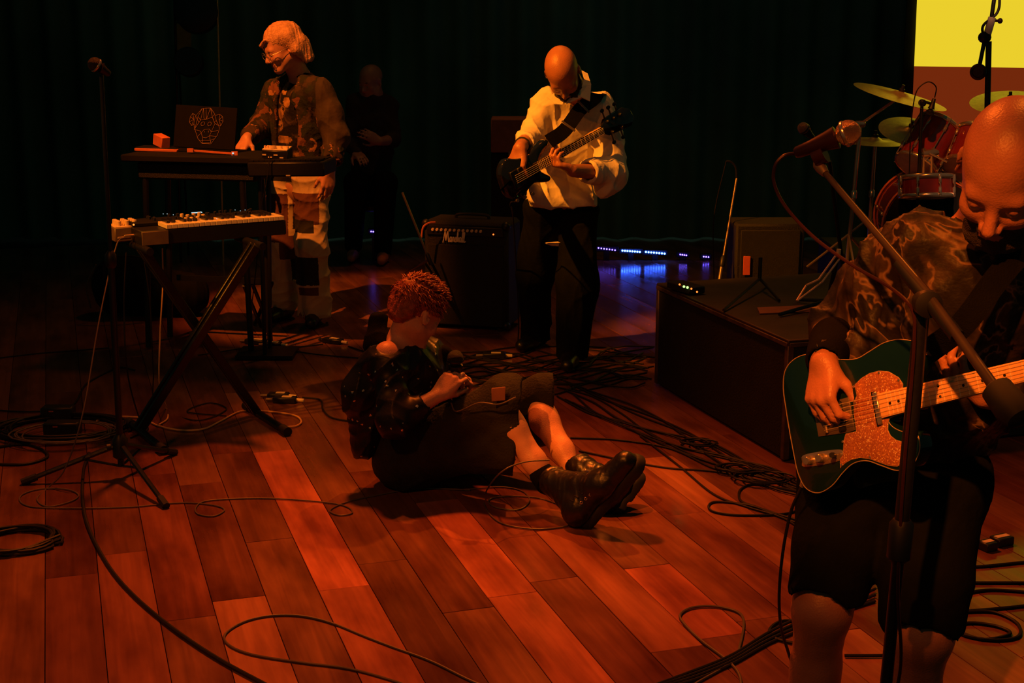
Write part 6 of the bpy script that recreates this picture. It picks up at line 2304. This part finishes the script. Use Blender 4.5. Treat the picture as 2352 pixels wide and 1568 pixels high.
# dim seated person in the background
bY = 10.5
hd_ = Head(P(852, 190, bY), V(-0.5, -0.8, -0.25), UP, 1.0)
sA, sB = P(818, 235, bY), P(892, 240, bY + .1)
pA, pB = P(832, 430, bY), P(872, 430, bY)
nk_ = P(856, 215, bY)
kA_, kB_ = P(818, 420, bY - .35), P(885, 420, bY - .3)
aA_, aB_ = fl(812, 572, .08), fl(880, 578, .08)
lo, hi = bounds([hd_.c + .16, sA, sB, kA_, kB_, aA_ * V(1, 1, 0), aB_, P(800, 330, bY - .3)], 0.14)
F = Field(lo, hi, 0.010)
hd_.add(F, nk_)
torso(F, sA, sB, pA, pB, nk_, 0)
e1, e2 = P(800, 330, bY - .05), P(905, 320, bY - 0.0)
w1, w2 = P(818, 350, bY - .25), P(872, 325, bY - .2)
F.chain([sA, e1, w1], [0.05, 0.045, 0.03], 0.02)
F.chain([sB, e2, w2], [0.05, 0.045, 0.03], 0.02)
hand(F, w1, V(0.3, -.5, -.2), V(0, -.3, 1), 1, [(0.2, .2, .2)] * 4, 1.0)
hand(F, w2, V(-0.5, -.2, .3), V(0, -.8, .3), -1, [(0.2, .2, .2)] * 4, 1.0)
F.chain([pA, kA_, aA_], [0.09, 0.06, 0.045], 0.03)
F.chain([pB, kB_, aB_], [0.09, 0.06, 0.045], 0.03)
r_ = F.build('person', [M['skin2'], M['eye'], M['lips'], M['stubble']], None, hd_.paints(), loc=(pA + pB) / 2 * V(1, 1, 0))
tag(r_, 'dim person in dark clothes sitting in the shadows behind the standing keyboardist', 'person')
hd_.brows(r_, M['stubble'])
F = Field(lo, hi, 0.010)
torso(F, sA, sB, pA, pB, nk_ - UP * .03, 0.02)
F.chain([sA, e1, w1], [0.068, 0.06, 0.045], 0.02)
F.chain([sB, e2, e2 + (w2 - e2) * .3], [0.068, 0.06, 0.055], 0.02)
F.folds(0.005, 25, 5)
F.build('jumper', mat('dark_jumper', (0.035, 0.018, 0.012), 0.9), r_)
F = Field(lo, hi, 0.010)
F.cone(pA, pB, 0.12, 0.12, 0.03)
F.chain([pA, kA_, aA_ + UP * .03], [0.11, 0.085, 0.065], 0.03)
F.chain([pB, kB_, aB_ + UP * .03], [0.11, 0.085, 0.065], 0.03)
F.cut(V(0, 0, 0.06), -UP)
F.build('trousers', M['trouser_black'], r_)
for a_ in (aA_, aB_):
    F = Field(a_ - V(.15, .35, .09), a_ + V(.15, .15, .1), 0.009)
    foot(F, a_ + UP * .02, V(0, -1, 0))
    F.build('shoe', M['orange_card'], r_)
st_ = thing('stool', 'dark stool under the dim person in the background', 'stool', (pA + pB) / 2 * V(1, 1, 0))
sc = (pA + pB) / 2
sz = float(sc[2]) - 0.125
B(MB().lathe(V(sc[0], sc[1] + .02, sz - .04), UP, [(0, 0.15), (0.01, 0.16), (0.04, 0.16)], 24), 'seat', M['black'], st_)
for a in (45, 135, 225, 315):
    d = V(math.cos(math.radians(a)), math.sin(math.radians(a)), 0)
    B(MB().tube([V(sc[0], sc[1] + .02, sz - .04) + d * .1, V(sc[0], sc[1] + .02, 0.0) + d * .17], 0.012, 6), 'leg', M['blackmetal'], st_)

# ------------------------------------------------------------ floor boxes, connectors
def di_box(px, py, Lx, label, ang_=0.0, z=0.0, tags=2, sz=0.05):
    c = fl(px, py)
    a = nrm(V(math.cos(ang_), math.sin(ang_), 0))
    b = V(-a[1], a[0], 0)
    t = thing('cable_connector', label, 'connector', c)
    B(MB().box(c + UP * 0.014, (Lx, sz, 0.028), (a, b, UP), 0.005), 'casing', M['black'], t)
    B(MB().box(c + UP * 0.0295 + a * 0.01, (Lx * 0.42, sz * 0.5, 0.002), (a, b, UP)), 'paper_label', M['label_cream'], t)
    for s_ in (-1, 1):
        B(MB().tube([c + UP * 0.014 + a * s_ * Lx * 0.5, c + UP * 0.012 + a * s_ * (Lx * 0.5 + 0.035)], 0.0085, 10), 'plug', M['label_cream'] if s_ > 0 else M['steel'], t)
    return t


di_box(640, 915, 0.10, 'small black cable adapter with cream label, rear one by the keyboard stand foot', -0.1)
di_box(655, 924, 0.11, 'small black cable adapter with cream label, front one by the keyboard stand foot', -0.1)
di_box(590, 790, 0.13, 'small cream-labelled connector left of a second one, before the cream trousers', -0.3)
di_box(628, 797, 0.09, 'small cream-labelled connector on the right of its twin, before the cream trousers', -0.1)
di_box(765, 788, 0.12, 'small cream-labelled connector on the floor left of the sitting singer', -0.5)
di_box(1135, 822, 0.12, 'dark connector box among the cables left of the bass player', 0.0)
# power blocks in the cable coil, far left
for (x, y, s_, lb) in ((135, 962, 0.14, 'upper black power block lying in the large cable coil at left'), (145, 998, 0.15, 'lower black power block lying in the large cable coil at left')):
    c = fl(x, y)
    t = thing('power_block', lb, 'power supply', c)
    B(MB().box(c + UP * 0.03, (s_, 0.07, 0.06), None, 0.006), 'casing', M['black'], t)
    B(MB().box(c + V(-0.02, -0.036, 0.045), (0.02, 0.003, 0.004)), 'switch', M['red_label'], t)
for i, (x, y, w, lb) in enumerate([(2300, 1250, 0.07, 'small black box with a cream label, right edge of the floor'), (2268, 1262, 0.05, 'dark plug lying beside the cream-labelled box at the right edge')]):
    c = fl(x, y)
    t = thing('cable_connector', lb, 'connector', c)
    B(MB().box(c + UP * 0.015, (w, 0.05, 0.03), (nrm(V(1, .5, 0)), nrm(V(-.5, 1, 0)), UP), 0.004), 'casing', M['black'], t)
    B(MB().box(c + UP * 0.031, (w * .8, 0.02, 0.002), (nrm(V(1, .5, 0)), nrm(V(-.5, 1, 0)), UP)), 'paper_label', M['label_cream'], t)

# ------------------------------------------------------------ cables on the floor
kbx = P(262, 580, 5.8)
cable([P(300, 545, 5.82), P(275, 550, 5.75), P(264, 575, 5.7), P(252, 620, 5.6), P(225, 750, 5.4), P(190, 950, 5.2), P(150, 1075, 5.15)] + FL([(110, 1120), (85, 1145), (110, 1163), (165, 1150), (180, 1135), (150, 1123), (90, 1123), (48, 1138), (55, 1158), (110, 1166),
      (280, 1165), (400, 1155), (450, 1155), (500, 1162), (515, 1172), (490, 1185), (455, 1180), (450, 1165), (475, 1150), (570, 1144), (660, 1146), (760, 1155), (800, 1165), (808, 1178), (780, 1183), (758, 1172), (790, 1155), (850, 1140),
      (960, 1122), (1080, 1125)], 0.004), 0.0028, 'thin orange-lit cable dropping from the keyboard end and looping across the front boards', 'cable_grey')
cable(FL([(205, 1040), (192, 1080), (190, 1150), (205, 1215), (250, 1300), (310, 1370), (400, 1445), (500, 1512), (610, 1572), (700, 1620)], 0.007), 0.0062, 'thick black cable curving over the front left boards')
cable(FL([(1150, 1590), (1080, 1562), (990, 1518), (900, 1485), (840, 1462), (760, 1430), (690, 1414), (620, 1414), (560, 1428), (518, 1455), (525, 1480), (580, 1503), (700, 1522), (800, 1535), (900, 1562), (960, 1585)], 0.004), 0.0036,
      'thin brown cable making a long loop at the bottom front boards', 'cable_grey')
cable(FL([(222, 966), (250, 957), (300, 957), (330, 961), (365, 978), (420, 988), (470, 984), (510, 965), (550, 945), (590, 943), (640, 947), (680, 955), (692, 968), (680, 978), (660, 980)], 0.006), 0.0042,
      'bright orange cable winding around the keyboard stand feet', 'cable_orange')
cable([P(373, 570, 6.05), P(374, 660, 6.05), P(368, 760, 6.05), P(366, 880, 6.0)] + FL([(382, 935), (385, 960), (365, 975)], 0.006), 0.0034, 'orange cable hanging straight down behind the keyboard stand', 'cable_orange')
cable(FL([(1060, 1125), (1150, 1118), (1200, 1128), (1216, 1150), (1190, 1170), (1140, 1165), (1122, 1150), (1150, 1140), (1230, 1142), (1290, 1160)], 0.004), 0.0028, 'thin cable making a small loop under the raised knees', 'cable_grey')
cable([P(1262, 1056, 4.83), P(1200, 1062, 4.80), P(1150, 1085, 4.75)] + FL([(1116, 1130), (1115, 1165), (1150, 1200), (1220, 1214), (1290, 1210), (1330, 1195)], 0.004), 0.0028, 'thin cable curving over the near shin down to the boot', 'cable_grey')
cable([P(1036, 925, 5.05), P(1050, 945, 5.0), P(1100, 925, 4.93), P(1145, 928, 4.90), P(1185, 912, 4.9)], 0.0028, 'thin microphone cable hanging between the hands and knees of the singer', 'cable_grey')
coil('cable_coil', (35, 1248), 0.135, 0.0055, 7, 'thick coiled black cable at the left edge of the front boards', jit=0.05, seed=3)
coil('cable_coil', (140, 990), 0.26, 0.0055, 9, 'large coil of black cables around the power blocks at far left', jit=0.07, sq=0.75)
coil('cable_coil', (150, 1010), 0.20, 0.0035, 4, 'inner coil of thin pale cable within the large coil at far left', 'cable_grey', jit=0.06, sq=0.8, z0=0.03)
cable(FL([(-40, 940), (80, 945), (165, 930), (200, 880), (270, 845), (310, 850)], 0.006), 0.004, 'dark cable entering from the left edge and rising to the stand')
cable(FL([(-30, 1065), (60, 1065), (110, 1045), (60, 1020), (-30, 1030)], 0.006), 0.006, 'thick dark cable loop leaving the frame at left below the big coil')
cable(FL([(-30, 825), (80, 812), (170, 805), (250, 798)], 0.005), 0.0035, 'thin dark cable on the dim boards at far left')
cable([P(290, 580, 5.9), P(285, 700, 5.9), P(292, 850, 5.85)] + FL([(320, 960), (340, 985), (300, 1005)], 0.005), 0.0035, 'dark cable hanging just right of the tall left stand')
cable([P(330, 590, 6.1), P(345, 700, 6.1), P(352, 850, 6.1)] + FL([(360, 930), (450, 965), (520, 940), (480, 925), (430, 945), (520, 955)], 0.005), 0.003, 'dark thin cable falling to tangled loops behind the stand')
cable(FL([(695, 912), (735, 918), (742, 940), (760, 958), (800, 966), (840, 968)], 0.005), 0.0042, 'black cable running from the adapters toward the singer')
cable(FL([(455, 815), (500, 808), (560, 800), (640, 802), (740, 815), (830, 822)], 0.006), 0.004, 'dark cable along the connectors in front of the cream trousers')
cable(FL([(640, 800), (700, 795), (742, 790)], 0.006), 0.004, 'short dark cable joining two labelled connectors')
cable(FL([(800, 795), (850, 812), (900, 830), (1060, 812)], 0.006), 0.004, 'dark cable from the right connector passing behind the singer')
rr = random.Random(21)
ORD = ['first', 'second', 'third', 'fourth', 'fifth', 'sixth', 'seventh', 'eighth', 'ninth', 'tenth', 'eleventh', 'twelfth', 'thirteenth', 'fourteenth', 'fifteenth', 'sixteenth', 'seventeenth', 'eighteenth']
where = ['nearest the amplifier', 'second behind the knees', 'third behind the knees', 'middle of the bunch', 'crossing the bunch', 'just before the bass player', 'under the bass player', 'lowest of the bunch', 'front of the bunch', 'farthest back of the bunch']
for i in range(18):
    y0 = 808 + i * 4.6
    pts = []
    for j in range(10):
        x = 1040 + j * 50 + rr.uniform(-14, 14)
        y = y0 + 16 * math.sin(j * 0.9 + i * 1.7) + rr.uniform(-6, 6) - (6 if j > 6 else 0)
        pts.append((x, max(795, min(y, 905))))
    cable(FL(pts, 0.004 + 0.002 * (i % 4)), 0.0042, ORD[i] + ' tangled black cable from the back, between the sitting singer and the bass player', group='tangled cables before the bass player', n=6)
# fan of cables to the right
ends = [(1840, 1125), (1835, 1118), (1830, 1110), (1838, 1132), (1825, 1104), (1842, 1140), (1820, 1122), (1830, 1128), (1815, 1098)]
for i in range(9):
    x0, y0 = 1280 + 18 * (i % 3), 868 + i * 7
    pts = [(x0, y0)]
    ex, ey = ends[i]
    for j in range(1, 8):
        t = j / 8
        pts.append((x0 + (ex - x0) * t + 12 * math.sin(i * 2 + j * 1.3), y0 + (ey - y0) * (t ** 0.95) + 10 * math.sin(i * 1.3 + j * 1.1) + 10 * (1 - t) * (i - 4) / 3))
    pts += [(ex, ey), (ex + 60, ey + 30)]
    cable(FL(pts, 0.004 + 0.002 * (i % 3)), 0.0044, ORD[i] + ' black cable from the back in the fan along the platform foot', group='cables fanning beside the platform', n=6)
for i, (cx2, cy2, rx2, lb) in enumerate([(1690, 1085, 0.07, 'upper tangle of black cable by the platform foot'), (1745, 1105, 0.10, 'lower wider tangle of black cable by the platform foot'), (1600, 1025, 0.06, 'small tangle of black cable halfway along the platform')]):
    coil('cable_coil', (cx2, cy2), rx2, 0.004, 3, lb, jit=0.12, sq=0.8, z0=0.015)
cable(FL([(1310, 1005), (1420, 1010), (1540, 1030), (1640, 1075), (1700, 1080)], 0.005), 0.0042, 'black cable crossing right of the shins toward the platform')
cable(FL([(1330, 1035), (1450, 1060), (1540, 1075), (1640, 1082), (1760, 1105)], 0.005), 0.0042, 'black cable passing behind the raised boot toward the platform')
cable(FL([(1470, 1000), (1560, 1070), (1640, 1135), (1720, 1165), (1800, 1190), (1860, 1230)], 0.005), 0.0042, 'black cable running diagonally right of the boot to the shorts')
cable(FL([(1860, 1135), (1790, 1120), (1730, 1112), (1700, 1125), (1702, 1150), (1740, 1165), (1800, 1190), (1860, 1210)], 0.005), 0.0046, 'black cable loop, upper of two at the left of the shorts')
cable(FL([(1850, 1165), (1800, 1180), (1700, 1183), (1640, 1175), (1628, 1160), (1650, 1152), (1720, 1160), (1800, 1185), (1860, 1200)], 0.005), 0.0046, 'black cable loop, lower long one at the left of the shorts')
cable(FL([(1700, 1600), (1700, 1555), (1675, 1520), (1610, 1470), (1570, 1430), (1563, 1410), (1590, 1395), (1640, 1392), (1690, 1403), (1708, 1425), (1700, 1480), (1680, 1520), (1600, 1568), (1560, 1600)], 0.005), 0.0040, 'thin brown cable in an upright loop left of the near leg', 'cable_grey')
for i in range(4):
    o_ = i * 7
    cable(FL([(1480, 1590 - o_ * .4), (1590, 1562 - o_), (1680, 1525 - o_), (1760, 1480 - o_ * 1.2), (1830, 1450 - o_ * 1.4), (1920, 1410 - o_ * 1.2), (2010, 1380 - o_ * 2)], 0.005 + .003 * i), 0.0046,
          ORD[i] + ' from the front of four bundled black cables behind the guitarist legs', group='cable bundle behind the near legs')
cable(FL([(1880, 1430), (1800, 1425), (1768, 1445), (1780, 1465), (1850, 1480), (1920, 1475)], 0.006), 0.0046, 'black cable loop just behind the bundled cables')
cable(FL([(1940, 1505), (2010, 1505), (2100, 1503)], 0.006), 0.0046, 'straight black cable between the two legs of the guitarist')
for i, (pts, lb) in enumerate([
    ([(2180, 1305), (2260, 1300), (2340, 1292), (2420, 1285)], 'upper straight black cable at the right edge'),
    ([(2180, 1338), (2260, 1338), (2420, 1338)], 'second straight black cable at the right edge'),
    ([(2180, 1375), (2240, 1358), (2300, 1355), (2420, 1366)], 'arched black cable at the right edge'),
    ([(2180, 1405), (2260, 1400), (2360, 1390), (2420, 1380)], 'rising black cable above the oval loops at the right edge'),
    ([(2200, 1405), (2280, 1405), (2335, 1430), (2340, 1460), (2290, 1470), (2220, 1460), (2190, 1440), (2230, 1430), (2290, 1438), (2320, 1455), (2260, 1468), (2200, 1450)], 'oval black cable loops at the right edge'),
]):
    cable(FL(pts, 0.005), 0.0052, lb)
cable([P(620, 355, 7.22), P(612, 420, 7.2), P(600, 480, 7.2)] + [P(590, 600, 7.2), fl(570, 770)], 0.003, 'thin cable hanging below the small mixer')
cable([P(1668, 370, 7.55), P(1640, 500, 7.6), P(1640, 640, 7.6)], 0.003, 'thin black cable beside the bent-top stand')
print('objects', len(bpy.data.objects), 'tris', sum(sum(len(p.vertices) - 2 for p in o.data.polygons) for o in bpy.data.objects if o.type == 'MESH' and len(o.data.polygons) < 400000 and False))
